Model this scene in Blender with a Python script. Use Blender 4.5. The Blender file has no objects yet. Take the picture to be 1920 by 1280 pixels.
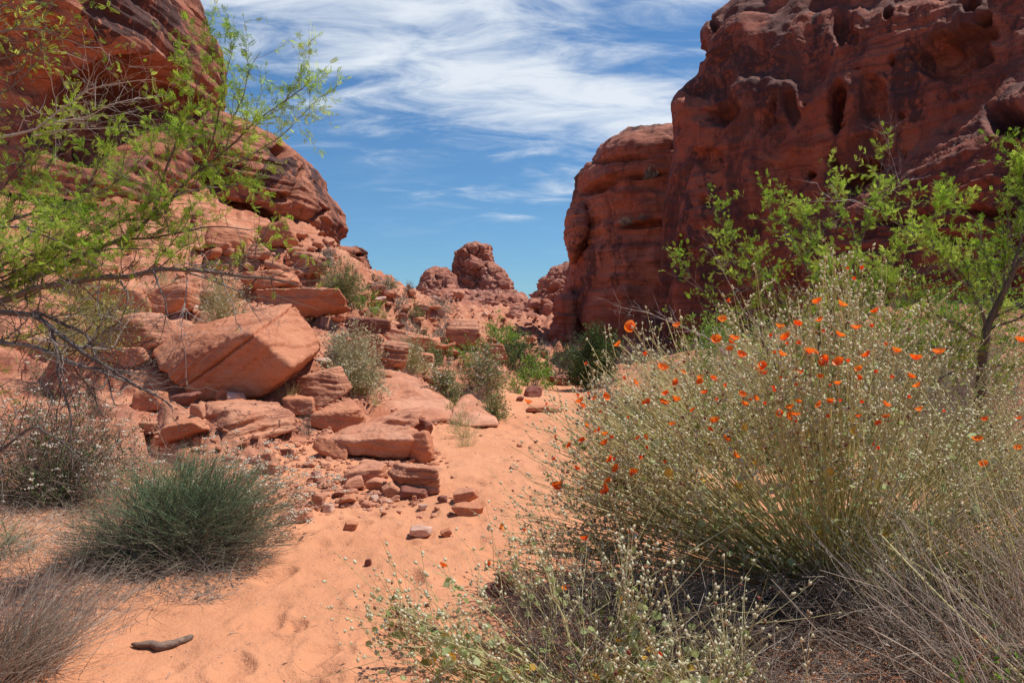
import bpy, bmesh, math, random
import numpy as np
rng = np.random.default_rng(7)
random.seed(7)
SC = bpy.context.scene
R = math.radians

# ------------------------------------------------------------------ camera, sky, sun, exposure
F = 1280.0                      # focal length in pixels of the 1920 wide frame (24 mm)
CAMZ = 1.3
cam_d = bpy.data.cameras.new('camera')
cam_d.lens = 24.0; cam_d.sensor_width = 36.0; cam_d.clip_start = 0.05; cam_d.clip_end = 5000
cam = bpy.data.objects.new('camera', cam_d); SC.collection.objects.link(cam)
cam.location = (0, 0, CAMZ); cam.rotation_euler = (R(90), 0, 0)
SC.camera = cam
SUN_AZ, SUN_EL = 74.0, 64.0     # azimuth measured from +Y towards +X
sv = (math.sin(R(SUN_AZ))*math.cos(R(SUN_EL)), math.cos(R(SUN_AZ))*math.cos(R(SUN_EL)), math.sin(R(SUN_EL)))
sd = bpy.data.lights.new('sun', 'SUN'); sd.energy = 5.0; sd.angle = R(0.53); sd.color = (1.0, 0.955, 0.89)
sun = bpy.data.objects.new('sun', sd); SC.collection.objects.link(sun)
from mathutils import Vector, Matrix
sun.rotation_euler = Vector(sv).to_track_quat('Z', 'Y').to_euler()
sun.location = (30, 30, 60)
SC.view_settings.view_transform = 'Standard'
try: SC.view_settings.look = 'None'
except Exception: pass
SC.view_settings.exposure = 0.16
SC.view_settings.gamma = 1.0
SC.view_settings.use_curve_mapping = False

class NT:
    def __init__(s, nt): s.nt = nt; s.n = nt.nodes; s.l = nt.links
    def node(s, t, **k):
        n = s.n.new(t)
        for a, b in k.items(): setattr(n, a, b)
        return n
    def put(s, sock, v):
        if hasattr(v, 'bl_idname') or hasattr(v, 'is_output'): s.l.new(v, sock)
        else: sock.default_value = v
    def math(s, op, a, b=0.0, c=None, clamp=False):
        n = s.node('ShaderNodeMath', operation=op); n.use_clamp = clamp
        s.put(n.inputs[0], a); s.put(n.inputs[1], b)
        if c is not None: s.put(n.inputs[2], c)
        return n.outputs[0]
    def noise(s, vec, scale, detail=4, rough=.55, dist=0.0):
        n = s.node('ShaderNodeTexNoise'); s.put(n.inputs['Vector'], vec)
        n.inputs['Scale'].default_value = scale; n.inputs['Detail'].default_value = detail
        n.inputs['Roughness'].default_value = rough; n.inputs['Distortion'].default_value = dist
        return n.outputs['Fac']
    def mapping(s, vec, scale=(1,1,1), rot=(0,0,0), loc=(0,0,0)):
        n = s.node('ShaderNodeMapping'); s.put(n.inputs[0], vec)
        n.inputs['Scale'].default_value = scale; n.inputs['Rotation'].default_value = rot; n.inputs['Location'].default_value = loc
        return n.outputs[0]
    def ramp(s, v, lo, hi, a=0.0, b=1.0):
        n = s.node('ShaderNodeMapRange'); n.interpolation_type = 'SMOOTHSTEP'
        s.put(n.inputs[0], v); n.inputs[1].default_value = lo; n.inputs[2].default_value = hi
        n.inputs[3].default_value = a; n.inputs[4].default_value = b
        return n.outputs[0]
    def mix(s, f, a, b, mode='MIX'):
        n = s.node('ShaderNodeMix', data_type='RGBA', blend_type=mode)
        s.put(n.inputs[0], f)
        for sock, v in ((n.inputs[6], a), (n.inputs[7], b)):
            if isinstance(v, tuple): sock.default_value = (v[0], v[1], v[2], 1)
            else: s.l.new(v, sock)
        return n.outputs[2]

W = bpy.data.worlds.new('World'); SC.world = W; W.use_nodes = True
w = NT(W.node_tree); w.n.clear()
tc = w.node('ShaderNodeTexCoord').outputs['Generated']
sky = w.node('ShaderNodeTexSky', sky_type='NISHITA')
sky.sun_disc = False; sky.sun_elevation = R(SUN_EL); sky.sun_rotation = R(SUN_AZ)
sky.altitude = 700; sky.air_density = 1.25; sky.dust_density = 0.35; sky.ozone_density = 2.2
sep = w.node('ShaderNodeSeparateXYZ'); w.l.new(tc, sep.inputs[0])
X, Yd, Z = sep.outputs
# clouds live on a flat layer high above: direction / height
den = w.math('ADD', w.math('MAXIMUM', Z, 0.0), 0.22)
comb = w.node('ShaderNodeCombineXYZ')
w.put(comb.inputs[0], w.math('DIVIDE', X, den)); w.put(comb.inputs[1], w.math('DIVIDE', Yd, den)); comb.inputs[2].default_value = 0.0
lay = comb.outputs[0]
fine = w.noise(w.mapping(lay, (2.2, 5.5, 1), (0, 0, R(-28))), 1.6, 9, .62, .5)
soft = w.noise(w.mapping(lay, (1.0, 1.7, 1), (0, 0, R(-20)), (3.1, 1.3, 0)), 1.5, 5, .5, .3)
def blob(az, el, wa, we, tilt=0.0):
    # a cloud bank round one compass direction
    a = w.math('ARCTAN2', X, Yd); e = w.math('ARCSINE', Z)
    da = w.math('SUBTRACT', a, R(az)); de = w.math('SUBTRACT', e, R(el))
    ct, st = math.cos(R(tilt)), math.sin(R(tilt))
    u = w.math('ADD', w.math('MULTIPLY', da, ct), w.math('MULTIPLY', de, st))
    v = w.math('SUBTRACT', w.math('MULTIPLY', de, ct), w.math('MULTIPLY', da, st))
    q = w.math('ADD', w.math('POWER', w.math('ABSOLUTE', w.math('DIVIDE', u, R(wa))), 2.0), w.math('POWER', w.math('ABSOLUTE', w.math('DIVIDE', v, R(we))), 2.0))
    return w.math('EXPONENT', w.math('MULTIPLY', q, -1.0))
m = w.math('MULTIPLY', blob(2, 19.5, 19, 4.8, -17), .86)
m = w.math('ADD', m, w.math('MULTIPLY', blob(14, 17.0, 12, 3.4, -22), .55))
m = w.math('ADD', m, w.math('MULTIPLY', blob(2, 28, 30, 7, -8), .5))
m = w.math('ADD', m, w.math('MULTIPLY', blob(-20, 22, 16, 7, -14), .5))
m = w.math('ADD', m, w.math('MULTIPLY', blob(3, 12.0, 6, .9, 4), .42))
m = w.math('ADD', m, w.math('MULTIPLY', blob(-6, 12.2, 6, .8, 3), .3))
m = w.math('ADD', m, w.math('MULTIPLY', blob(-1, 10.5, 3, .6, -3), .35))
m = w.math('ADD', m, w.math('MULTIPLY', blob(-14, 7.6, 3, .6, 0), .3))
m = w.math('ADD', m, w.math('MULTIPLY', w.ramp(soft, .42, .75), w.ramp(Z, .25, .6, 0, .75)))
dens = w.math('ADD', w.math('MULTIPLY', m, 1.0), w.math('MULTIPLY', w.math('SUBTRACT', fine, .5), 3.2))
dens = w.math('MULTIPLY', w.ramp(dens, .18, 1.65, 0, .93), w.ramp(m, .02, .4))
thin = w.math('MULTIPLY', w.ramp(fine, .45, .85, 0, .20), w.ramp(Z, .02, .3))
cl = w.math('MAXIMUM', dens, thin)
SKY_TINT = (0.56, 0.86, 1.10)
skyc = w.mix(1.0, sky.outputs[0], SKY_TINT, 'MULTIPLY')
col = w.mix(cl, skyc, (8.2, 8.8, 9.5))
bg = w.node('ShaderNodeBackground'); w.l.new(col, bg.inputs[0]); bg.inputs[1].default_value = 0.09
wo = w.node('ShaderNodeOutputWorld'); w.l.new(bg.outputs[0], wo.inputs[0])

# ------------------------------------------------------------------ noise in numpy
_pr = np.random.default_rng(3)
PERM = _pr.permutation(256).astype(np.int32); PERM = np.concatenate([PERM, PERM, PERM])
GR = _pr.normal(size=(256, 3)); GR /= np.linalg.norm(GR, axis=1)[:, None]; GR = GR.astype(np.float32)
def pn(p, seed=0):
    p = np.asarray(p, np.float32) + np.float32(seed*17.37)
    i = np.floor(p).astype(np.int32); f = p - i; i &= 255
    u = f*f*f*(f*(f*6-15)+10)
    out = 0
    for dx in (0, 1):
        wx = u[:, 0] if dx else 1-u[:, 0]
        a = PERM[i[:, 0]+dx]
        for dy in (0, 1):
            wy = wx*(u[:, 1] if dy else 1-u[:, 1])
            b = PERM[a+i[:, 1]+dy]
            for dz in (0, 1):
                g = GR[PERM[b+i[:, 2]+dz]]
                d = g[:, 0]*(f[:, 0]-dx)+g[:, 1]*(f[:, 1]-dy)+g[:, 2]*(f[:, 2]-dz)
                out = out + d*wy*(u[:, 2] if dz else 1-u[:, 2])
    return out*1.5
def fbm(p, oct=4, gain=.5, seed=0, ridged=False):
    s = 0; a = 1.0; t = 0
    for k in range(oct):
        n = pn(p*(2.03**k), seed+k*3.1)
        s = s + a*((1-2*np.abs(n)) if ridged else n); t += a; a *= gain
    return s/t
def h01(ix, iy, k=0):
    v = (ix.astype(np.int64)*73856093) ^ (iy.astype(np.int64)*19349663) ^ (k*83492791+12345)
    v = (v ^ (v >> 13))*1274126177 & 0x7fffffff
    v = (v ^ (v >> 15))*668265263 & 0x7fffffff
    return ((v >> 5) & 0xffff)/65535.0
def voro2(x, y, k=0):
    """distance to nearest, to second, random values and offset of the nearest cell"""
    ix = np.floor(x).astype(np.int64); iy = np.floor(y).astype(np.int64)
    d1 = np.full(x.shape, 9.0); d2 = d1.copy(); r1 = d1*0; r2 = d1*0; r3 = d1*0; ox = d1*0; oy = d1*0
    for dx in (-1, 0, 1):
        for dy in (-1, 0, 1):
            cx, cy = ix+dx, iy+dy
            px = cx+h01(cx, cy, k+1); py = cy+h01(cx, cy, k+2)
            d = np.hypot(px-x, py-y); c = d < d1
            d2 = np.where(c, d1, np.minimum(d2, d)); d1 = np.where(c, d, d1)
            r1 = np.where(c, h01(cx, cy, k+3), r1); r2 = np.where(c, h01(cx, cy, k+4), r2); r3 = np.where(c, h01(cx, cy, k+5), r3)
            ox = np.where(c, x-px, ox); oy = np.where(c, y-py, oy)
    return d1, d2, r1, r2, r3, ox, oy
def sst(a, b, x):
    t = np.clip((x-a)/(b-a), 0, 1); return t*t*(3-2*t)
def P(px, py, Y): return np.array([(px-960)/F*Y, Y, CAMZ+(640-py)/F*Y])
def strata(p, freq, seed=0, tilt=(0.12, 0.05), warp=.25):
    z = p[:, 2]+tilt[0]*p[:, 0]+tilt[1]*p[:, 1]+warp*pn(p*.35, seed+5)
    q = np.stack([p[:, 0]*.22, p[:, 1]*.22, z*freq], 1)
    n = pn(q, seed)+.5*pn(q*np.array([2, 2, 2.3]), seed+2)
    return np.tanh(n*2.2)

# ------------------------------------------------------------------ mesh building
COL = SC.collection
class Geo:
    def __init__(s): s.v = []; s.t = []; s.q = []; s.a = []; s.n = 0
    def add(s, v, f, a=0.5):
        v = np.asarray(v, np.float32).reshape(-1, 3); f = np.asarray(f, np.int32)
        if not len(v): return
        (s.t if f.shape[1] == 3 else s.q).append(f+s.n)
        s.v.append(v); s.a.append(np.broadcast_to(np.asarray(a, np.float32), (len(v),)).copy()); s.n += len(v)
    def mesh(s, name, mat, origin=None, smooth=True):
        v = np.concatenate(s.v) if s.v else np.zeros((0, 3), np.float32)
        if origin is not None: v = v-np.asarray(origin, np.float32)
        t = np.concatenate(s.t) if s.t else np.zeros((0, 3), np.int32)
        q = np.concatenate(s.q) if s.q else np.zeros((0, 4), np.int32)
        me = bpy.data.meshes.new(name)
        me.vertices.add(len(v)); me.vertices.foreach_set('co', v.ravel())
        nl = t.size+q.size
        me.loops.add(nl); me.loops.foreach_set('vertex_index', np.concatenate([t.ravel(), q.ravel()]).astype(np.int32))
        me.polygons.add(len(t)+len(q))
        ls = np.concatenate([np.arange(len(t))*3, len(t)*3+np.arange(len(q))*4]).astype(np.int32)
        me.polygons.foreach_set('loop_start', ls)
        me.polygons.foreach_set('use_smooth', np.full(len(t)+len(q), smooth))
        at = me.attributes.new('tone', 'FLOAT', 'POINT'); at.data.foreach_set('value', np.concatenate(s.a))
        me.materials.append(mat); me.update(calc_edges=True)
        return me
    def obj(s, name, mat, parent=None, origin=None, smooth=True, kind=None):
        o = bpy.data.objects.new(name, s.mesh(name, mat, origin, smooth)); COL.objects.link(o)
        if parent is not None: o.parent = parent
        elif origin is not None: o.location = [float(c) for c in origin]
        if kind: o['kind'] = kind
        return o
def tag(o, label, cat, group=None):
    o['label'] = label; o['category'] = cat
    if group: o['group'] = group
    return o
def empty(name, loc, label, cat, group=None):
    o = bpy.data.objects.new(name, None); o.empty_display_size = .1; COL.objects.link(o)
    o.location = [float(c) for c in loc]
    return tag(o, label, cat, group)
_ico = {}
def ico(level):
    if level not in _ico:
        bm = bmesh.new(); bmesh.ops.create_icosphere(bm, subdivisions=level, radius=1)
        v = np.array([x.co[:] for x in bm.verts]); f = np.array([[a.index for a in x.verts] for x in bm.faces]); bm.free()
        _ico[level] = (v/np.linalg.norm(v, axis=1)[:, None], f)
    return _ico[level]
def vnormals(v, f):
    n = np.zeros_like(v); c = np.cross(v[f[:, 1]]-v[f[:, 0]], v[f[:, 2]]-v[f[:, 0]])
    for k in range(3): 
        for d in range(3): n[:, d] += np.bincount(f[:, k], c[:, d], len(v))
    return n/(np.linalg.norm(n, axis=1)[:, None]+1e-12)
def grid_faces(nu, nv, wrap=False):
    i = np.arange(nu-1)[:, None]; j = np.arange(nv if wrap else nv-1)[None, :]
    j2 = (j+1) % nv
    a = i*nv+j; b = i*nv+j2; c = (i+1)*nv+j2; d = (i+1)*nv+j
    return np.stack([a, b, c, d], -1).reshape(-1, 4)
def grid_normals(G, wrap=False):
    du = np.gradient(G, axis=0)
    if wrap: dv = (np.roll(G, -1, 1)-np.roll(G, 1, 1))/2
    else: dv = np.gradient(G, axis=1)
    n = np.cross(dv, du); return n/(np.linalg.norm(n, axis=2)[..., None]+1e-9)
def tubes(geo, Pn, Rn, sides=3, tone=.5):
    Pn = np.asarray(Pn, float); N, K = Pn.shape[:2]
    if N == 0: return
    Rn = np.broadcast_to(Rn, (N, K)) if np.ndim(Rn) < 2 or np.shape(Rn) != (N, K) else Rn
    T = np.gradient(Pn, axis=1); T /= np.linalg.norm(T, axis=2)[..., None]+1e-9
    ref = np.where(np.abs(T[:, :1, 2:3]) > .9, np.array([1., 0, 0]), np.array([0, 0, 1.]))
    A = np.cross(T, np.broadcast_to(ref, T.shape)); A /= np.linalg.norm(A, axis=2)[..., None]+1e-9
    B = np.cross(T, A)
    an = np.arange(sides)*2*np.pi/sides
    V = Pn[:, :, None]+Rn[:, :, None, None]*(A[:, :, None]*np.cos(an)[:, None]+B[:, :, None]*np.sin(an)[:, None])
    f = grid_faces(K, sides, True)
    Fc = (f[None]+(np.arange(N)*K*sides)[:, None, None]).reshape(-1, 4)
    tn = np.broadcast_to(np.asarray(tone, float).reshape(-1, 1), (N, K*sides)).ravel() if np.ndim(tone) else tone
    geo.add(V.reshape(-1, 3), Fc, tn)
def bez(a, b, c, K=6):
    t = np.linspace(0, 1, K)[None, :, None]
    return (1-t)**2*a[:, None]+2*t*(1-t)*b[:, None]+t*t*c[:, None]
def rotmats(N, zdir=None, spin=None, r=None):
    r = r or rng
    z = r.normal(size=(N, 3)) if zdir is None else np.array(zdir, float)
    z = z/(np.linalg.norm(z, axis=1)[:, None]+1e-9)
    h = r.normal(size=(N, 3)); x = np.cross(h, z); x /= np.linalg.norm(x, axis=1)[:, None]+1e-9
    y = np.cross(z, x)
    return np.stack([x, y, z], 2)
def scatter(geo, tv, tf, pos, Rm, sc, tone=.5):
    N = len(pos)
    if N == 0: return
    tv = np.asarray(tv, float); sc = np.broadcast_to(np.asarray(sc, float), (N,))
    V = pos[:, None]+np.einsum('nij,kj->nki', Rm, tv)*sc[:, None, None]
    tf = np.asarray(tf); Fc = (tf[None]+(np.arange(N)*len(tv))[:, None, None]).reshape(-1, tf.shape[1])
    tn = np.repeat(np.broadcast_to(np.asarray(tone, float), (N,)), len(tv))
    geo.add(V.reshape(-1, 3), Fc, tn)

# ------------------------------------------------------------------ materials
def new_mat(name):
    m = bpy.data.materials.new(name); m.use_nodes = True
    n = NT(m.node_tree); b = m.node_tree.nodes['Principled BSDF']
    b.inputs['Specular IOR Level'].default_value = .25
    return m, n, b
def rock_mat(name, base, pale, deep, varnish=.0, vthr=.5, stripes=6.0, streak=False, bump=.5, bscale=1.0, tilt=(R(7), R(-6), 0), grain=60, strip_amt=.45, painted=False, cracks=.8):
    m, n, b = new_mat(name)
    co = n.node('ShaderNodeTexCoord').outputs['Object']
    big = n.noise(co, .35*bscale, 5, .6, .6); mid = n.noise(co, 2.3*bscale, 6, .65, .4); fin = n.noise(co, 14*bscale, 5, .7)
    gr = n.noise(co, grain*bscale, 3, .7)
    st = n.noise(n.mapping(co, (.35*bscale, .35*bscale, stripes*bscale), tilt), 1.0, 7, .62, .35)
    st2 = n.noise(n.mapping(co, (.8*bscale, .8*bscale, stripes*4.5*bscale), tilt), 1.0, 4, .6, .2)
    c = n.mix(n.ramp(big, .3, .7), base, pale)
    c = n.mix(n.math('MULTIPLY', n.ramp(st, .48, .66), strip_amt*1.3), c, deep)
    c = n.mix(n.math('MULTIPLY', n.ramp(st2, .5, .75), strip_amt*.7), c, deep)
    c = n.mix(n.math('MULTIPLY', n.ramp(mid, .45, .8), .45), c, pale)
    c = n.mix(n.math('MULTIPLY', n.ramp(fin, .5, .8), .5), c, deep)
    sp_ = n.noise(co, 34*bscale, 4, .75); c = n.mix(n.ramp(sp_, .56, .72, 0, .4), c, (deep[0]*.5, deep[1]*.5, deep[2]*.5)); c = n.mix(n.ramp(sp_, .28, .40, .3, 0), c, (min(1, pale[0]*1.15), pale[1]*1.2, pale[2]*1.25))
    dv = n.noise(n.mapping(co, (1, 1, 1), (0, 0, 0), (5, 1, 9)), .9*bscale, 6, .65, .8); c = n.mix(n.ramp(dv, .54, .66, 0, .55), c, deep)
    if cracks > 0:
        wv = n.node('ShaderNodeVectorMath', operation='ADD'); nz = n.node('ShaderNodeTexNoise'); n.l.new(co, nz.inputs['Vector']); nz.inputs['Scale'].default_value = 1.6*bscale; nz.inputs['Detail'].default_value = 4
        sc_ = n.node('ShaderNodeVectorMath', operation='SCALE'); n.l.new(nz.outputs['Color'], sc_.inputs[0]); sc_.inputs[3].default_value = .8/bscale
        n.l.new(co, wv.inputs[0]); n.l.new(sc_.outputs[0], wv.inputs[1])
        vo = n.node('ShaderNodeTexVoronoi', feature='DISTANCE_TO_EDGE'); n.l.new(n.mapping(wv.outputs[0], (.7, .7, 1.5), tilt), vo.inputs['Vector']); vo.inputs['Scale'].default_value = 1.1*bscale
        ck = n.math('MULTIPLY', n.ramp(vo.outputs['Distance'], .0, .022, cracks, 0), n.ramp(mid, .42, .55))
        c = n.mix(ck, c, (deep[0]*.35, deep[1]*.35, deep[2]*.4))
    else: ck = None
    if varnish > 0:
        vm = n.noise(n.mapping(co, (.55, .55, .17 if streak else .5), (0, 0, 0), (7, 3, 1)), 1.1*bscale, 8, .68, .9 if not streak else .35)
        v2 = n.noise(co, 6*bscale, 5, .7, .3)
        vv = n.math('ADD', vm, n.math('MULTIPLY', n.math('SUBTRACT', v2, .5), .28))
        vv = n.ramp(vv, vthr-.035, vthr+.06, 0, varnish)
        if painted:
            at = n.node('ShaderNodeAttribute', attribute_name='tone').outputs['Fac']
            v3 = n.noise(n.mapping(co, (1, 1, .35)), 3.2*bscale, 7, .75, .4)
            at2 = n.ramp(n.math('ADD', n.math('MULTIPLY', at, .75), n.math('ADD', n.math('MULTIPLY', n.math('SUBTRACT', v2, .5), 1.0), n.math('MULTIPLY', n.math('SUBTRACT', v3, .5), 1.7))), .32, .60, 0, varnish)
            vv = n.math('MAXIMUM', n.math('MULTIPLY', vv, .75), at2)
        if streak:
            sk = n.noise(n.mapping(co, (1.6, 1.6, .12)), 1.3*bscale, 6, .65, .25)
            c = n.mix(n.ramp(sk, .52, .7, 0, .55), c, deep); c = n.mix(n.ramp(sk, .30, .42, .45, 0), c, pale)
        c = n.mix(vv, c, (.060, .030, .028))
    n.put(b.inputs['Base Color'], c)
    b.inputs['Roughness'].default_value = .88
    ht = n.math('ADD', n.math('MULTIPLY', mid, .55), n.math('MULTIPLY', fin, .30))
    ht = n.math('ADD', ht, n.math('MULTIPLY', st, strip_amt)); ht = n.math('ADD', ht, n.math('MULTIPLY', st2, strip_amt*.5)); ht = n.math('ADD', ht, n.math('MULTIPLY', gr, .06))
    if ck is not None: ht = n.math('SUBTRACT', ht, n.math('MULTIPLY', ck, .5))
    bp = n.node('ShaderNodeBump'); bp.inputs['Strength'].default_value = bump; bp.inputs['Distance'].default_value = .12/bscale
    n.put(bp.inputs['Height'], ht); n.put(b.inputs['Normal'], bp.outputs[0])
    return m
def plant_mat(name, ramp, trans=.0, rough=.7):
    """colour runs with the per-strand tone attribute"""
    m, n, b = new_mat(name)
    at = n.node('ShaderNodeAttribute', attribute_name='tone').outputs['Fac']
    cr = n.node('ShaderNodeValToRGB'); n.l.new(at, cr.inputs[0])
    el = cr.color_ramp.elements
    while len(el) < len(ramp): el.new(.5)
    for e, (p, c) in zip(el, ramp): e.position = p; e.color = (c[0], c[1], c[2], 1)
    co = n.node('ShaderNodeTexCoord').outputs['Object']
    c = n.mix(n.ramp(n.noise(co, 18, 3), .3, .7, 0, .35), cr.outputs[0], n.mix(1.0, cr.outputs[0], (.6, .62, .55), 'MULTIPLY'))
    n.put(b.inputs['Base Color'], c); b.inputs['Roughness'].default_value = rough
    if trans > 0:
        t = n.node('ShaderNodeBsdfTranslucent'); n.put(t.inputs[0], c)
        mx = n.node('ShaderNodeMixShader'); mx.inputs[0].default_value = trans
        n.l.new(b.outputs[0], mx.inputs[1]); n.l.new(t.outputs[0], mx.inputs[2])
        n.l.new(mx.outputs[0], n.n['Material Output'].inputs[0])
    return m
M_CLIFF = rock_mat('right_cliff_sandstone', (.28, .078, .044), (.36, .122, .072), (.10, .025, .02), .88, .50, 3.2, True, .9, 1.0, painted=True, cracks=0)
M_DOME = rock_mat('dome_sandstone', (.35, .115, .067), (.43, .18, .115), (.15, .042, .028), .8, .55, 4.5, True, .9, .8, cracks=.35)
M_CRAG = rock_mat('crag_sandstone', (.34, .115, .062), (.46, .19, .11), (.17, .045, .028), .92, .515, 3.0, False, .9, .9, painted=True, cracks=.5)
M_FAR = rock_mat('butte_sandstone', (.38, .14, .085), (.48, .22, .15), (.18, .058, .04), .5, .58, 1.0, False, 1.0, .35)
M_BOULDER = rock_mat('boulder_sandstone', (.46, .168, .082), (.55, .245, .138), (.24, .070, .037), .3, .66, 4, False, .6, 1.6, tilt=(R(25), R(-25), 0), strip_amt=.25, cracks=.22)
M_BANDED = rock_mat('banded_sandstone', (.47, .182, .095), (.58, .30, .185), (.18, .055, .034), .3, .64, 10, False, .6, 1.6, strip_amt=.6)
M_STONE = rock_mat('rubble_sandstone', (.46, .178, .095), (.58, .29, .18), (.23, .072, .04), .35, .64, 4, False, .5, 3.0, strip_amt=.3, cracks=.35)
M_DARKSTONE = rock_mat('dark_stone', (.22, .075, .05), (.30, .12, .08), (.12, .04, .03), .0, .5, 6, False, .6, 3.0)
M_PALESTONE = rock_mat('pale_stone', (.58, .36, .27), (.66, .48, .38), (.42, .2, .13), .0, .5, 6, False, .5, 4.0)
# ------------------------------------------------------------------ the lie of the land
CP = []          # (x, y, z) control points
def cp(px, py, Y): p = P(px, py, Y); CP.append(tuple(p))
for a in ((100, 900, 6.6), (100, 720, 9.2), (260, 725, 9.4), (200, 610, 12), (190, 490, 15), (300, 410, 18), (100, 380, 17.5), (200, 310, 21),
          (450, 752, 9), (330, 760, 8.9), (620, 765, 9.8), (700, 785, 9.8), (650, 665, 12), (560, 640, 11.6), (650, 600, 15), (550, 500, 18), (450, 485, 17.5), (600, 455, 24),
          (500, 425, 22), (620, 462, 28), (690, 522, 31), (755, 556, 35), (800, 605, 28), (750, 645, 19), (800, 705, 14.5), (860, 745, 12.8), (880, 665, 20),
          (900, 640, 27), (850, 592, 38), (800, 566, 42), (960, 620, 45), (950, 596, 62), (870, 585, 62), (1040, 600, 60), (1010, 660, 30), (1080, 690, 24),
          (1300, 670, 18), (1320, 760, 10), (1500, 640, 14.5), (1850, 560, 14), (1700, 620, 12), (1800, 850, 7), (1900, 980, 4.6), (1900, 760, 8)):
    cp(*a)
for x, y, z in ((-.8, 2, 0), (.5, 2, 0), (2, 2.2, 0), (-3, 2.5, .02), (-.8, 4, 0), (1.4, 3.4, 0), (-.7, 6, 0), (-3, 4.5, 0), (-5, 5, .05), (-2.6, 7.2, 0), (-.6, 8, 0), (.8, 6, 0), (-1.3, 9.5, .03), (0, 11, 0),
                (.8, 14, 0), (1.6, 18, -.02), (1.2, 21, .03), (.5, 24, .35), (3, 10, .1), (0, -4, 0), (-8, -4, .5), (8, -4, .8), (-12, 4, 1.2), (-14, 12, 4.2), (12, 4, 1.4), (16, 12, 4),
                (-22, 20, 9), (-25, 0, 5), (25, 0, 5), (24, 22, 7), (0, -25, -.5), (-20, 40, 8), (-12, 40, 6), (12, 32, 3), (25, 45, 7), (0, 90, 4.5), (-40, 90, 9), (40, 90, 9), (0, 150, 5), (-60, 40, 12), (60, 40, 12), (-60, 150, 10), (60, 150, 10)):
    CP.append((x, y, z))
CP = np.array(CP)
def _phi(r2): return .5*r2*np.log(r2+1e-9)
def _warp(x, y):   # compress far distances so that the spline stays tame
    r = np.hypot(x, y)+1e-6; k = np.log1p(r/6)*6/r; return x*k, y*k
cx_, cy_ = _warp(CP[:, 0], CP[:, 1]); n_ = len(CP)
A_ = np.zeros((n_+3, n_+3)); A_[:n_, :n_] = _phi((cx_[:, None]-cx_)**2+(cy_[:, None]-cy_)**2)+np.eye(n_)*.6
A_[:n_, n_] = 1; A_[:n_, n_+1] = cx_; A_[:n_, n_+2] = cy_; A_[n_:, :n_] = A_[:n_, n_:].T
S_ = np.linalg.solve(A_, np.concatenate([CP[:, 2], [0, 0, 0]]))
def base_h(x, y):
    r = np.hypot(x, y); k = np.minimum(1, 170/(r+1e-6)); x2, y2 = _warp(x*k, y*k)
    nk = len(cx_); out = S_[nk]+S_[nk+1]*x2+S_[nk+2]*y2
    for j in range(nk): out = out+S_[j]*_phi((x2-cx_[j])**2+(y2-cy_[j])**2)
    return out
_xl = ([0, 5.6, 6.6, 7.5, 8.6, 9.6, 10.5, 12, 15, 19, 22, 24, 27, 500], [-3.6, -3.6, -3.4, -2.55, -2.0, -1.45, -.95, -.35, .0, .3, .6, .8, 1.2, 1.2])
_xr = ([0, 5, 8, 12, 15, 19, 21, 23, 26, 500], [2.6, 2.4, 2.2, 2.2, 2.6, 2.9, 2.6, 1.9, 1.25, 1.25])
def rockmask(x, y):
    p = np.stack([x, y, x*0], -1).reshape(-1, 3)
    wob = (pn(p*.9, 4)*.5+pn(p*3.1, 8)*.2).reshape(x.shape)
    dl = np.interp(y, *_xl)-x+wob; dr = x-np.interp(y, *_xr)+wob
    near = sst(6.0, 7.4, y+wob)
    left = sst(-.1, .45, dl)*near
    right = sst(0, 1.0, dr)*sst(5, 9, y)*.8
    far = sst(24, 30, y)*.9
    return np.clip(np.maximum(np.maximum(left, right), far), 0, 1)
DIMP = []
_r = np.random.default_rng(21)
for k in range(420):
    yy = 2.2+_r.random()**1.3*12; xl = max(np.interp(yy, *_xl), -2.3); xr = min(np.interp(yy, *_xr), 1.6)
    DIMP.append((xl+.2+_r.random()*(xr-xl-.2), yy, .05+.075*_r.random()**1.6, .013+.026*_r.random(), _r.normal()*.5))
CALM = [(-3.75, 9.7, 1.5), (-2.95, 8.5, .95), (-2.0, 12.0, 1.7), (-2.3, 10.8, .9), (-.6, 12.2, .8), (-1.7, 8.3, .8), (-1.1, 7.0, .6)]
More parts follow.
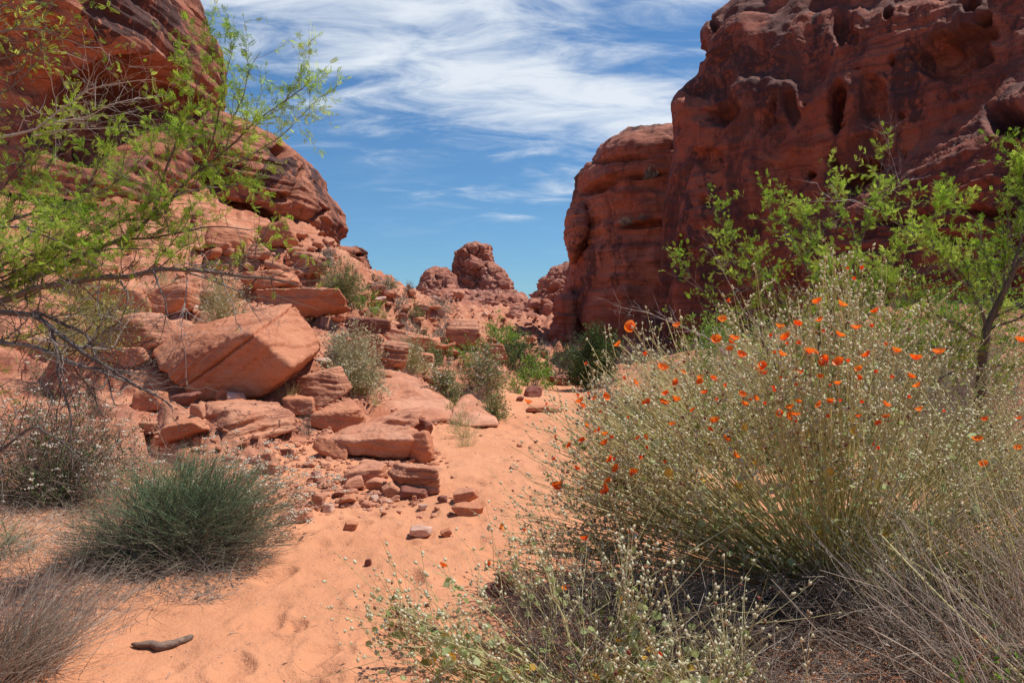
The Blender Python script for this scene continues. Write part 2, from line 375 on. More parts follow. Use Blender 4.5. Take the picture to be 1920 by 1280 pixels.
def ground_h(x, y):
    x = np.asarray(x, float); y = np.asarray(y, float); shp = x.shape; x = x.ravel(); y = y.ravel()
    h = base_h(x, y); m = rockmask(x, y)
    p = np.stack([x, y, h*0], 1)
    # sand: gentle swells, scuffs and old footprints
    sand = .035*pn(p*.8, 1)+.022*pn(p*2.6, 2)+.013*pn(p*np.array([6.5, 5, 1]), 3)*(y < 30)
    near = y < 17
    sand = sand+.013*fbm(p*np.array([8., 6, 1]), 4, .6, 24)*(y < 20)
    d = np.zeros_like(x)
    xn, yn = x[near], y[near]; dn = np.zeros_like(xn)
    wq = np.stack([xn, yn, xn*0], 1); xw_ = .07*pn(wq*5, 26); yw_ = .07*pn(wq*5, 27)
    for (a, b, r, dep, rot) in DIMP:
        if math.hypot(a+1.75, b-2.93) < .32: continue
        u = (xn+xw_-a)*math.cos(rot)+(yn+yw_-b)*math.sin(rot); v = -(xn+xw_-a)*math.sin(rot)+(yn+yw_-b)*math.cos(rot)
        q = (u/r)**2+(v/(r*1.5))**2
        dn += np.where(q < 9, -dep*.75*np.exp(-q**2)+dep*.28*np.exp(-(np.sqrt(q)-1.3)**2*14), 0)
    d[near] = dn
    sand = sand+d
    # rock: terraces, tilted blocks, cracks
    amp = np.clip(.15+.013*y, 0, 1.2)
    wx = .5*pn(p*.5, 11); wy = .5*pn(p*.5, 12)
    rock = np.zeros_like(x)
    zone = sst(-.25, .35, pn(p*.33, 18))            # slabs here, loose rubble there
    cr, sr = math.cos(.5), math.sin(.5)
    ax, ay = (x*cr+y*sr), (-x*sr+y*cr)
    for (s, a, k, lo, hi) in ((.40, .80, 10, 1, 1), (1.0, .55, 30, 1, .7), (2.1, .34, 50, .5, 1.1), (4.6, .17, 70, .2, 1.2)):
        q1 = .35*pn(p*s*1.3, 60+k); q2 = .35*pn(p*s*1.3, 90+k)
        d1, d2, r1, r2, r3, ox, oy = voro2((ax+wx)*s*.75+q1, (ay+wy)*s*1.15+q2, k)
        gap = sst(0, .16, d2-d1)
        blk = ((r1**1.6)*1.1+(r2-.5)*ox*1.6+(r3-.5)*oy*1.8)*gap-(1-gap)*.22
        rock += a*blk*(lo*(1-zone)+hi*zone)
    rock = (rock-.32)*amp+.05*pn(p*3, 14)*np.minimum(1, amp)+.02*pn(p*9, 15)
    st = np.where(y > 14, .62, .36)*(1+.0*x); zz = (h+rock+.28*x+.06*y)/st+.9*pn(p*.35, 16)
    fr = zz-np.floor(zz); ter = (np.floor(zz)+sst(.5, .88, fr)-zz)*st*1.05
    rock = rock+ter*sst(.3, .9, m)*(.35+.65*(1-zone))*sst(-.35, .15, pn(p*.6, 19))
    calm = np.ones_like(x)
    for (a, b_, r) in CALM: calm = np.minimum(calm, sst(.55, 1.15, np.hypot(x-a, y-b_)/r))
    rock = rock*(.18+.82*calm)-.06*(1-calm)
    bank = (x > 2)&(y < 26)
    rock = np.where(bank, rock*.45, rock)
    farfade = 1-sst(160, 300, np.hypot(x, y))
    out = h+sand*(1-m)+rock*m*farfade+m*.03
    return out.reshape(shp)
def gz(x, y): return float(ground_h(np.array([x]), np.array([y]))[0])
def hit(px, py, y0=1.6, y1=70):
    """where the line of sight through a pixel first meets the ground"""
    Y = np.concatenate([np.linspace(y0, 14, 420), np.linspace(14.05, y1, 700)])
    x = (px-960)/F*Y; z = CAMZ+(640-py)/F*Y; g = ground_h(x, Y)
    k = np.argmax(g > z)
    if not (g > z).any(): k = int(np.argmin(z-g+(Y < 6)*9))
    return np.array([x[k], Y[k], g[k]])

# ground material: one look for sand and rock, mixed by what lies there
def ground_mat():
    m, n, b = new_mat('sand_and_bedrock')
    co = n.node('ShaderNodeTexCoord').outputs['Object']
    at = n.node('ShaderNodeAttribute', attribute_name='tone').outputs['Fac']
    big = n.noise(co, .5, 4, .5); mid = n.noise(co, 5, 5, .6); fin = n.noise(co, 55, 4, .7); gr = n.noise(co, 260, 2, .7)
    s = n.mix(n.ramp(big, .3, .7), (.555, .235, .117), (.60, .275, .145))
    s = n.mix(n.ramp(mid, .45, .75, 0, .35), s, (.44, .175, .09))
    s = n.mix(n.ramp(fin, .52, .8, 0, .4), s, (.40, .165, .085))
    s = n.mix(n.ramp(gr, .66, .74, 0, .6), s, (.75, .52, .38))
    s = n.mix(n.ramp(n.noise(co, 150, 2, .6), .70, .75, 0, .6), s, (.20, .09, .06))
    st = n.noise(n.mapping(co, (.5, .5, 9), (R(8), R(-7), 0)), 1, 7, .65, .4)
    blk = n.noise(co, 1.1, 6, .6, .5); f2 = n.noise(co, 9, 6, .7); f3 = n.noise(co, 30, 5, .75)
    r = n.mix(n.ramp(blk, .32, .68), (.42, .152, .078), (.55, .26, .155))
    r = n.mix(n.ramp(st, .46, .60, 0, .62), r, (.24, .07, .042))
    r = n.mix(n.ramp(f2, .48, .8, 0, .6), r, (.62, .34, .23))
    r = n.mix(n.ramp(f3, .52, .78, 0, .5), r, (.25, .08, .05))
    mk = n.ramp(n.math('ADD', at, n.math('MULTIPLY', n.math('SUBTRACT', f2, .5), .5)), .3, .62)
    n.put(b.inputs['Base Color'], n.mix(mk, s, r)); b.inputs['Roughness'].default_value = .93
    hs = n.math('ADD', n.math('MULTIPLY', mid, .8), n.math('ADD', n.math('MULTIPLY', fin, .17), n.math('MULTIPLY', gr, .02)))
    hr = n.math('ADD', n.math('ADD', n.math('MULTIPLY', st, .6), n.math('MULTIPLY', f2, .5)), n.math('MULTIPLY', f3, .22))
    hm = n.node('ShaderNodeMix', data_type='FLOAT'); n.put(hm.inputs[0], mk); n.put(hm.inputs[2], hs); n.put(hm.inputs[3], hr)
    bp = n.node('ShaderNodeBump'); bp.inputs['Strength'].default_value = .8; bp.inputs['Distance'].default_value = .07
    n.put(bp.inputs['Height'], hm.outputs[0]); n.put(b.inputs['Normal'], bp.outputs[0])
    return m
M_GROUND = ground_mat()
rr = np.concatenate([[.02, .5, 1.0, 1.5], 1/np.linspace(1/1.9, 1/9, 245), 9*(75/9)**(np.arange(1, 262)/261.), 75*(900/75)**(np.arange(1, 46)/45.)])
aa = np.concatenate([np.linspace(-41, 41, 430), np.linspace(41, 319, 60)[1:-1]])
RR, AA = np.meshgrid(rr, np.radians(aa), indexing='ij')
# in front the rows are lines of equal distance along +Y, so that they follow the view
kk = np.where(np.abs(AA) < R(41.01), 1/np.cos(np.clip(AA, -R(41), R(41))), 1/math.cos(R(41)))
GX = RR*kk*np.sin(AA); GY = RR*kk*np.cos(AA)
GZ = ground_h(GX, GY)
GM = rockmask(GX, GY)
Vg = np.stack([GX, GY, GZ], -1).reshape(-1, 3); Fg = grid_faces(len(rr), len(aa), True)[:, ::-1]
gm = GM.ravel(); gm = np.clip(gm, 0, 1)
fm = gm[Fg].mean(1)
def split(name, sel):
    f = Fg[sel]; u, inv = np.unique(f, return_inverse=True)
    g = Geo(); g.add(Vg[u], inv.reshape(f.shape), gm[u])
    o = g.obj(name, M_GROUND); o['kind'] = 'structure'; return o
rockside = fm > .5
split('sandy_wash', ~rockside)
split('rocky_ground', rockside)

# ------------------------------------------------------------------ cliffs and crags
def smooth_rows(a, n):
    for _ in range(n):
        b = a.copy(); b[1:-1] = (a[:-2]+2*a[1:-1]+a[2:])/4; a = b
    return a
def pockets(px, py, items, wob=0.0):
    out = np.zeros_like(px)
    if wob:
        q = np.stack([px/60, py/60, px*0], 1)
        px = px+wob*fbm(q, 4, .6, 70); py = py+wob*1.6*fbm(q, 4, .6, 75)
    for (cx, cy, rx, ry, dep, rot) in items:
        c, s = math.cos(R(rot)), math.sin(R(rot))
        u = ((px-cx)*c+(py-cy)*s)/rx; v = (-(px-cx)*s+(py-cy)*c)/ry
        q = u*u+v*v
        out = np.maximum(out, dep*sst(1.15, .35, q))
    return out
def proj(Pt): return Pt[:, 0]/Pt[:, 1]*F+960, 640-(Pt[:, 2]-CAMZ)/Pt[:, 1]*F

def massif(rows, Yc, nu, nv, e=.75, seed=0, amp=1., smooth=6, st_amp=.12, st_f=1.4, pk=(), big=3.0, fl=0.0, face=.72, rough=1.0, paint=None, crag=0.0):
    """closed rock mass; rows = (py, left px, right px, half depth front) from top to bottom, all standing round the distance Yc"""
    rows = np.array(rows, float); py = np.linspace(rows[0, 0], rows[-1, 0], nu)
    L = smooth_rows(np.interp(py, rows[:, 0], rows[:, 1]), smooth); Rr = smooth_rows(np.interp(py, rows[:, 0], rows[:, 2]), smooth); D = smooth_rows(np.interp(py, rows[:, 0], rows[:, 3]), smooth)
    th = np.concatenate([np.linspace(0, math.pi, int(nv*face), endpoint=False), np.linspace(math.pi, 2*math.pi, nv-int(nv*face), endpoint=False)])
    c = np.sign(np.cos(th))*np.abs(np.cos(th))**e; s = np.sign(np.sin(th))*np.abs(np.sin(th))**e
    cx = (L+Rr)/2; hw = (Rr-L)/2
    x = ((cx[:, None]+hw[:, None]*c[None])-960)/F*Yc
    y = Yc-D[:, None]*s[None]; z = np.broadcast_to((CAMZ+(640-py)/F*Yc)[:, None], x.shape)
    G = np.stack([x, y, z], -1)
    N = -grid_normals(G, True)
    if (N[nu//2, int(nv*face)//2, 1]) > 0: N = -N
    p = G.reshape(-1, 3); n = N.reshape(-1, 3)
    d = amp*(.55*fbm(p/big, 4, .5, seed)+.30*(fbm(p/(big*.45), 4, .55, seed+9, True)-.35)*rough)
    d += st_amp*strata(p, st_f, seed+20)+st_amp*.35*strata(p, st_f*3.7, seed+33)
    if crag: d += crag*(fbm(p/(big*.28), 5, .6, seed+60, True)-.3)-crag*.8*sst(.93, 1.0, 1-np.abs(pn(p/(big*.5), seed+66)))
    if fl: d += fl*pn(p*np.array([.9, .9, .12]), seed+40)+fl*.5*pn(p*np.array([2.2, 2.2, .3]), seed+41)
    qx, qy = proj(p)
    if len(pk): d -= pockets(qx, qy, pk)
    V = p+n*d[:, None]*np.array([1, 1, .6])
    tone = np.zeros(len(p)) if paint is None else np.clip(pockets(qx, qy, paint, 60), 0, 1)
    V = V.reshape(nu, nv, 3)
    top = V[0].mean(0)+np.array([0, 0, .05*abs(hw[0])/F*Yc]); bot = V[-1].mean(0)
    return V, tone, top, bot
def put_massif(name, mat, parent, origin, *a, **k):
    V, tone, top, bot = massif(*a, **k)
    nu, nv = V.shape[:2]; f = grid_faces(nu, nv, True)
    allv = np.concatenate([V.reshape(-1, 3), [top]]); tn = np.concatenate([tone, [0]])
    g = Geo(); g.add(allv, f, tn)
    j = np.arange(nv); cap = np.stack([np.full(nv, nu*nv), (j+1) % nv, j], 1); g.t.append(cap.astype(np.int32))
    return g.obj(name, mat, parent, origin)

# great shaded wall on the right
def right_wall():
    rows = [(790, 1185, 0), (700, 1198, 0), (600, 1212, .0), (500, 1230, .1), (400, 1238, .3), (330, 1250, .4), (280, 1262, .5), (240, 1260, .55), (195, 1253, .6), (180, 1262, .7), (140, 1305, .9),
            (110, 1312, 1.0), (60, 1308, 1.3), (40, 1322, 1.4), (15, 1352, 1.7), (0, 1378, 1.8), (-40, 1405, 2.0), (-110, 1440, 2.4), (-190, 1480, 3.5), (-230, 1520, 9)]
    rows = np.array(rows, float); nu = 330
    py = np.concatenate([np.linspace(790, -60, 292), np.linspace(-60, -230, 39)[1:]]); 
    ed = smooth_rows(np.interp(-py, -rows[:, 0], rows[:, 1]), 3); lean = smooth_rows(np.interp(-py, -rows[:, 0], rows[:, 2]), 6)
    cu = [0, .14, .26, .40, .54, .66, .76, .86, 1.0]
    nv = 390; u = np.linspace(0, 1, nv)
    GPX = np.zeros((nu, nv)); GYY = np.zeros((nu, nv))
    for k in range(nu):
        e = ed[k]
        xs = [2750, max(1960, e+560), max(1780, e+420), max(1620, e+290), max(1450, e+170), e+60, e, e+45, e+420]
        ys = [10.5, 15.5, 18, 20, 22, 24, 26.3, 31, 38]
        GPX[k] = np.interp(u, cu, xs); GYY[k] = np.interp(u, cu, ys)
        GPX[k] = smooth_rows(GPX[k], 60); GYY[k] = smooth_rows(GYY[k], 90)
    GYY += lean[:, None]
    PY = np.repeat(py[:, None], nv, 1)
    s = (PY-430)*.83+(GPX-1500)*.56       # below the diagonal ledge that climbs to the right
    shelf = sst(-10, 50, s)
    GYY -= shelf*(1.7+.006*np.clip(s, 0, 300))*sst(1390, 1560, GPX)
    zz = CAMZ+(640-PY)/F*GYY
    G = np.stack([(GPX-960)/F*GYY, GYY, zz], -1)
    N = grid_normals(G)
    if N[165, 125, 1] > 0: N = -N
    p = G.reshape(-1, 3); n = N.reshape(-1, 3); qx = GPX.ravel(); qy = PY.ravel()
    front = sst(.78, .72, np.tile(u, nu))
    d = .60*fbm(p/5.5, 3, .5, 2)+.30*(fbm(p/2.4, 5, .58, 9, True)-.3)+.10*(fbm(p/.9, 5, .62, 14, True)-.3)
    d += .045*(fbm(p*np.array([1.6, 1.6, 3.2]), 4, .65, 92, True)-.3)
    d += (.035*strata(p, 1.6, 3, (.2, .1))+.03*strata(p, 5.5, 8, (.2, .1)))*(.5+2.2*shelf.ravel()+1.2*sst(.0, .4, pn(p*.25, 71)))
    fl = pn(p*np.array([.75, .75, .10]), 44)+.6*pn(p*np.array([1.7, 1.7, .22]), 45)
    d += .32*fl*(1-shelf.ravel())
    # melted-looking flutes in the middle of the face
    mid = np.exp(-(((qx-1500)/150)**2+((qy-260)/140)**2))
    d += mid*.35*pn(p*np.array([1.5, 1.5, .30]), 50)
    pk = [(1345, 205, 42, 30, 1.7, -15), (1330, 170, 60, 20, .5, -15), (1571, 205, 15, 46, 1.6, 5), (1665, 33, 11, 17, 2.0, 0), (1856, 50, 11, 9, 1.6, 0), (1830, 25, 18, 16, .7, 0), (1520, 325, 10, 9, 1.5, 0),
          (1790, 112, 78, 46, 1.1, -10), (1810, 78, 66, 16, .8, -8), (1625, 335, 40, 20, 1.5, -45), (1600, 350, 20, 26, .8, -30), (1885, 225, 42, 30, 2.2, 25), (1900, 330, 24, 66, 1.5, -10), (1580, 50, 24, 36, .7, 0), (1600, 72, 16, 14, .6, 0),
          (1330, 300, 30, 20, .5, 0), (1480, 200, 15, 50, .45, -12), (1440, 215, 10, 45, .5, 14), (1640, 190, 26, 40, .6, 0), (1640, 165, 22, 16, .4, 0), (1340, 45, 7, 10, .9, 0), (1322, 95, 7, 24, .8, 0), (1302, 200, 12, 30, .5, 0),
          (1560, 300, 10, 8, .5, 0), (1700, 420, 50, 9, .8, -4), (1850, 400, 60, 9, .8, 3), (1780, 445, 50, 7, .6, 2), (1230, 560, 12, 60, .8, 0), (1290, 480, 10, 50, .5, 0)]
    _q = np.random.default_rng(5)
    for _ in range(14): pk.append((1270+_q.random()*620, 20+_q.random()*430, 3+_q.random()*8, 3+_q.random()*8, .2+_q.random()*.5, 0))
    d = d-.82*pockets(qx, qy, pk, 14)
    V = p+n*(d*np.clip(front, .35, 1))[:, None]
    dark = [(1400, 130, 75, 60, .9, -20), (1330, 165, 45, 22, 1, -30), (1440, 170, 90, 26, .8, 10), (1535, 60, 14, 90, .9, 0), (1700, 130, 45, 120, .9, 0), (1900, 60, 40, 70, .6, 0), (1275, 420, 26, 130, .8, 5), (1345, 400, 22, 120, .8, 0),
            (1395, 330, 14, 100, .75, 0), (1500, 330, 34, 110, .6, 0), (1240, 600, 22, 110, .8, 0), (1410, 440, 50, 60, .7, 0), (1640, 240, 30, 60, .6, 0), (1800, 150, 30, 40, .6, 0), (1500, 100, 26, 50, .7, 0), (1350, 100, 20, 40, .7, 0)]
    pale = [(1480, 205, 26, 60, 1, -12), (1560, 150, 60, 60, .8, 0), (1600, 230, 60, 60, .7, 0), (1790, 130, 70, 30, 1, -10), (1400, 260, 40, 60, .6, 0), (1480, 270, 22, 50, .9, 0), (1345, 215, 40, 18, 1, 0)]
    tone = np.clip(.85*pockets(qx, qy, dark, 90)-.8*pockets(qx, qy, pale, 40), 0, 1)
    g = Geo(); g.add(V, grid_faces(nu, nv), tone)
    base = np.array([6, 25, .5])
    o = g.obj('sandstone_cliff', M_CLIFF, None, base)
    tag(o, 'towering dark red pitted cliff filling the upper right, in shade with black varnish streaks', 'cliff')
right_wall()

# the sunlit dome beyond its left end
t = empty('sandstone_dome', P(1150, 690, 38), 'tall rounded sandstone dome with ledges on top, left of the big shaded cliff', 'rock formation')
org = t.location[:]
put_massif('dome_body', M_DOME, t, org,
    [(262, 1195, 1235, 1), (270, 1160, 1290, 3), (283, 1140, 1330, 4.5), (300, 1112, 1350, 5.5), (320, 1096, 1370, 6), (350, 1082, 1370, 6.2), (385, 1072, 1370, 6.4), (420, 1078, 1370, 6.5), (470, 1082, 1370, 6.4), (500, 1075, 1370, 6.6), (560, 1062, 1370, 6.8), (640, 1054, 1370, 7), (760, 1040, 1370, 7.3)],
    38, 210, 220, .8, 11, .75, 4, .10, 1.5, [(1120, 350, 40, 14, 1.2, -20), (1215, 420, 60, 8, .8, -5), (1190, 330, 60, 6, .8, -4), (1160, 300, 60, 5, .7, -3)], 4.5, .12, .72, 1.7)
put_massif('hanging_lobe', M_DOME, t, org,
    [(385, 1080, 1090, .6), (392, 1066, 1100, 1.4), (410, 1060, 1108, 1.9), (440, 1059, 1106, 2.0), (465, 1062, 1096, 1.8), (482, 1068, 1088, 1.1), (492, 1073, 1078, .3)], 36.0, 60, 90, .9, 12, .25, 2, .08, 2.0, (), 1.5)
t = empty('rock_buttress', P(1045, 700, 36), 'slim dark banded buttress leaning on the foot of the tall dome', 'rock formation')
put_massif('buttress', M_DOME, t, t.location[:],
    [(545, 1058, 1072, .6), (560, 1046, 1082, 1.3), (600, 1036, 1090, 1.8), (650, 1030, 1096, 2.0), (700, 1022, 1100, 2.2), (760, 1010, 1110, 2.5)], 35.5, 110, 110, .9, 14, .35, 3, .16, 1.9, [(1062, 680, 9, 40, 1.0, 5)], 2.0)

# upper left: overhanging crag
t = empty('overhanging_crag', P(150, 330, 20), 'overhanging sandstone crag with dark brown varnish and a shadowed hollow, top left corner', 'crag')
put_massif('crag_body', M_CRAG, t, t.location[:],
    [(-240, 120, 190, 1), (-200, 20, 250, 2.5), (-130, -150, 290, 4), (-60, -300, 315, 5), (-10, -400, 322, 5.6), (12, -400, 340, 5.8), (40, -400, 350, 6), (80, -400, 353, 6.1), (130, -400, 353, 6.0), (158, -400, 353, 5.7), (172, -400, 338, 5.0), (190, -400, 330, 4.4), (260, -400, 325, 4.0), (330, -400, 330, 4.2), (420, -400, 330, 4.6)],
    20.5, 270, 270, .62, 31, .55, 3, .10, 1.8,
    [(205, 175, 150, 62, 2.6, -12), (250, 225, 120, 60, 2.2, -25), (110, 210, 70, 60, 1.6, -30), (190, 275, 100, 40, 1.2, 0), (60, 150, 50, 30, .5, 0), (240, 130, 80, 30, .8, -8)], 3.2, 0, .74, 1.0,
    [(225, 25, 75, 42, 1.2, 12), (190, 50, 45, 22, 1, 10), (290, 30, 50, 60, .75, 0)])
t = empty('varnished_crag', P(480, 460, 27), 'long rounded varnished crag sloping down to a blunt nose against the sky', 'crag')
put_massif('crag_body', M_CRAG, t, t.location[:],
    [(150, 240, 320, 1), (180, 150, 352, 3), (210, 100, 400, 4), (240, 60, 452, 5), (262, 20, 505, 5.5), (272, 0, 535, 5.8), (290, 0, 562, 6), (310, 0, 582, 6.2), (345, 0, 600, 6.2), (380, 0, 622, 6), (400, 0, 632, 5.8), (420, 0, 629, 5.6), (435, 0, 618, 5.4), (470, 0, 612, 5), (540, 0, 600, 4.8)],
    27.5, 230, 260, .62, 37, .55, 3, .12, 1.5, [(525, 285, 16, 14, 1.0, 30), (600, 400, 26, 5, .7, -20), (450, 400, 70, 20, 1.0, 10), (380, 330, 60, 30, 1.3, 10), (555, 350, 5, 40, .5, 12), (530, 370, 20, 10, .5, 0)], 3.4, 0, .74, 1.0,
    [(520, 320, 40, 40, 1, 30), (590, 345, 18, 46, .9, -20), (500, 370, 30, 20, .8, 0), (440, 300, 30, 20, .6, 0)])
t = empty('ridge_outcrop', P(650, 510, 30), 'small knobbly outcrop on the skyline right of the varnished crag', 'crag')
put_massif('outcrop', M_CRAG, t, t.location[:],
    [(463, 668, 678, .4), (468, 640, 684, 1.1), (480, 600, 686, 1.8), (495, 580, 686, 2.2), (510, 570, 690, 2.4), (530, 560, 694, 2.6), (570, 550, 705, 3)], 31, 110, 140, .8, 45, .4, 2, .14, 1.8, [(676, 478, 12, 5, .5, 0)], 1.6)

# far butte
t = empty('sandstone_butte', P(890, 600, 115), 'distant craggy butte with a square tower standing alone in the middle', 'butte')
o_ = t.location[:]
put_massif('tower', M_FAR, t, o_, [(461, 890, 908, 3), (466, 876, 917, 4.5), (476, 860, 919, 5), (480, 858, 920, 5), (490, 857, 920, 5), (510, 852, 922, 5.5), (530, 850, 926, 6), (560, 842, 940, 8), (600, 830, 960, 10)], 116, 130, 150, .6, 51, .7, 0, .18, .6, (), 5.0, 0, .72, 1.6, None, .9)
put_massif('left_dome', M_FAR, t, o_, [(504, 816, 836, 2.5), (512, 804, 848, 4), (526, 793, 858, 5.5), (545, 784, 862, 6.5), (570, 786, 862, 7), (600, 780, 865, 8)], 112, 90, 120, .8, 53, .8, 1, .2, .6, (), 6.0, 0, .72, 1.2, None, .9)
put_massif('right_shoulder', M_FAR, t, o_, [(494, 908, 926, 2), (508, 906, 940, 4), (525, 903, 952, 5.5), (545, 900, 962, 6.5), (575, 895, 972, 7), (600, 890, 980, 8)], 113, 90, 120, .8, 55, .8, 1, .2, .6, (), 6.0, 0, .72, 1.2, None, .9)
put_massif('skirt', M_FAR, t, o_, [(548, 850, 925, 3), (560, 800, 975, 8), (575, 770, 1010, 12), (595, 760, 1040, 15), (625, 750, 1060, 18)], 105, 120, 220, .9, 57, 2.4, 2, .35, .6, (), 6.0, 0, .72, 2.0, None, 1.3)
t = empty('rocky_ridge', P(1030, 610, 62), 'broken sunlit ridge rising between the far butte and the tall dome', 'ridge')
put_massif('ridge_body', M_FAR, t, t.location[:], [(500, 1066, 1110, 1), (512, 1040, 1130, 2.5), (525, 1026, 1140, 3.5), (545, 1012, 1150, 4.5), (560, 1002, 1160, 5), (575, 985, 1170, 5.5), (600, 972, 1180, 6), (650, 960, 1190, 7)], 64, 130, 150, .8, 61, 1.7, 1, .35, .8, [(1035, 548, 14, 7, 1.5, -20), (1010, 585, 10, 8, 1.2, 0)], 4.5, 0, .72, 1.4, None, .7)
for (nm, rows, Yc, sd_, lb) in (
    ('rock_mound', [(566, 872, 892, 1), (574, 850, 905, 2.5), (590, 838, 920, 3.5), (620, 832, 930, 4), (650, 826, 934, 4.5)], 60, 71, 'blocky reddish rock mound below the far butte, left of the green trees'),
    ('rock_mound', [(556, 935, 955, 1), (562, 915, 985, 2.4), (580, 906, 1000, 3.4), (600, 900, 1010, 4), (640, 895, 1020, 4.5)], 72, 73, 'cracked pinkish rock mound directly under the right foot of the butte'),
    ('rock_mound', [(590, 965, 975, 1), (596, 950, 1010, 2), (612, 945, 1040, 3), (640, 940, 1050, 3.5), (680, 930, 1060, 4)], 50, 75, 'low pale rubble mound behind the green bushes at the end of the wash'),
    ('rock_mound', [(560, 770, 780, .6), (566, 755, 800, 1.6), (585, 745, 822, 2.4), (610, 740, 835, 3), (640, 735, 840, 3)], 46, 77, 'rough rock mound on the far left slope beneath the skyline shrubs')):
    t = empty(nm, P((rows[2][1]+rows[2][2])/2, rows[-1][0]-20, Yc), lb, 'rock formation')
    put_massif('mound_body', M_FAR, t, t.location[:], rows, Yc, 80, 120, .8, sd_, 1.25, 1, .28, .9, (), 3.6, 0, .72, 1.5, None, .5)
# ------------------------------------------------------------------ rocks
def unit_rock(level, seed, p=14, ncut=9, boxy=.9):
    r = np.random.default_rng(seed); v, f = ico(level)
    ax = np.array([[1, 0, 0], [-1, 0, 0], [0, 1, 0], [0, -1, 0], [0, 0, 1], [0, 0, -1]])+r.normal(size=(6, 3))*.22
    nn = np.concatenate([ax, r.normal(size=(ncut, 3))]); nn /= np.linalg.norm(nn, axis=1)[:, None]
    dd = np.concatenate([np.full(6, boxy*.8)*r.uniform(.85, 1.1, 6), r.uniform(.78, 1.05, ncut)])
    s = np.zeros(len(v))
    for n, d in zip(nn, dd): s += np.maximum(0, v@n/d)**p
    V = v*(s**(-1/p))[:, None]
    mn, mx = V.min(0), V.max(0); V = (V-(mn+mx)/2)/((mx-mn)/2)
    return V, f
def weather(V, f, size, seed, rough=1.0, band=0.0, bfreq=6, axis=(0, .15, 1), grooves=()):
    """size = typical half extent in metres"""
    n = vnormals(V, f); q = V/size
    d = rough*size*(.085*fbm(q*1.3, 4, .55, seed)+.07*(fbm(q*2.9, 5, .6, seed+4, True)-.3)+.016*pn(q*12, seed+7))
    if band:
        a = np.array(axis, float); a /= np.linalg.norm(a)
        h = V@a/size*bfreq+.35*pn(q*1.2, seed+8)*bfreq*.25
        s = pn(np.stack([q[:, 0]*.35, q[:, 1]*.35, h], 1), seed+9)+.5*pn(np.stack([q[:, 0]*.5, q[:, 1]*.5, h*2.4], 1), seed+11)
        side = 1-np.abs(n@a)**2
        d += band*size*np.tanh(s*3)*side
    for (nn, dd, w, dep) in grooves:
        nn = np.array(nn, float); nn /= np.linalg.norm(nn)
        t = (V@nn-dd)+.25*w*pn(q*3, 33)*3
        d -= dep*np.exp(-(t/w)**2)
    return V+n*d[:, None]
ROCKS = 0
def rock(px, py, w, h, label, depth=.85, seed=1, level=5, mat=None, band=.0, bfreq=6, axis=(.1, .1, 1), Y=None, sink=.12, rot=0.0, tilt=0.0, p=14, rough=1.0, name='boulder', cat='rock', group=None, lift=0.0, boxy=.9):
    """px,py = middle of its foot in the photograph, w,h = size there"""
    b = hit(px, py) if Y is None else P(px, py, Y)
    Y = b[1]; W = w/F*Y; H = h/F*Y
    V, f = unit_rock(level, seed, p, boxy=boxy)
    V = V*np.array([W/2, W/2*depth, H/2*(1+sink)])
    if tilt:
        c, s = math.cos(R(tilt)), math.sin(R(tilt)); V = V@np.array([[c, 0, s], [0, 1, 0], [-s, 0, c]])
    V = weather(V, f, max(W, H)/2, seed, rough, band, bfreq, axis)
    V[:, 2] += H/2*(1-sink)+lift; 
    b = b+np.array([0, W/2*depth*.45, 0])
    g = Geo(); g.add(V, f, .5)
    o = g.obj(name, mat or M_BOULDER, None, None); o.location = [float(k) for k in b]; o.rotation_euler = (0, 0, R(rot))
    tag(o, label, cat, group)
    return o
def hull_rock(name, pts, back, label, level, mat, p=34, seed=1, rough=.5, band=.0, bfreq=6, axis=(0, 0, 1), grooves=(), cat='boulder', cp_=None):
    """pts = corners as (px, py, distance); back = how far it reaches away from us"""
    low = max(pts, key=lambda q: q[1]); hf = hit(low[0], low[1]); sc_ = hf[1]/low[2] if low[1] < 1240 else 1.0
    pts = [(q[0], q[1], q[2]*sc_) for q in pts]; grooves = [(g_[0], (g_[1][0], g_[1][1], g_[1][2]*sc_), g_[2], g_[3]) for g_ in grooves]
    A = np.array([P(*q) for q in pts]); c0 = A.mean(0)
    B = c0+(A-c0)*np.array([.72, .72, .8])+np.array([0, back, -.04])
    Q = np.concatenate([A, B])
    bm = bmesh.new(); vs = [bm.verts.new(q) for q in Q]
    bmesh.ops.convex_hull(bm, input=vs); bm.normal_update()
    c = Q.mean(0); pl = []
    for fc in bm.faces:
        nn = np.array(fc.normal[:]); d = (np.array(fc.verts[0].co[:])-c)@nn
        if d < 0: nn, d = -nn, -d
        if fc.calc_area() > 1e-4: pl.append((nn, d))
    bm.free()
    ext = (Q.max(0)-Q.min(0))/2
    v, f = ico(level); v = v*ext; v = v/np.linalg.norm(v, axis=1)[:, None]
    uniq = []
    for nn, d in pl:
        if not any(nn@m_ > .9995 for m_, _ in uniq): uniq.append((nn, d))
    s = np.zeros(len(v))
    for nn, d in uniq: s += np.maximum(0, v@nn/max(d, .02))**p
    V = v*(s**(-1/p))[:, None]
    gr = [(g_[0], (np.array(P(*g_[1]))-c)@(np.array(g_[0])/np.linalg.norm(g_[0])), g_[2], g_[3]) for g_ in grooves]
    V = weather(V, f, ext.max(), seed, rough, band, bfreq, axis, gr)
    base = np.array([c[0], c[1], (c+V).min(0)[2]])
    g = Geo(); g.add(V+c, f, .5)
    o = g.obj(name, mat, None, base); tag(o, label, cat); return o

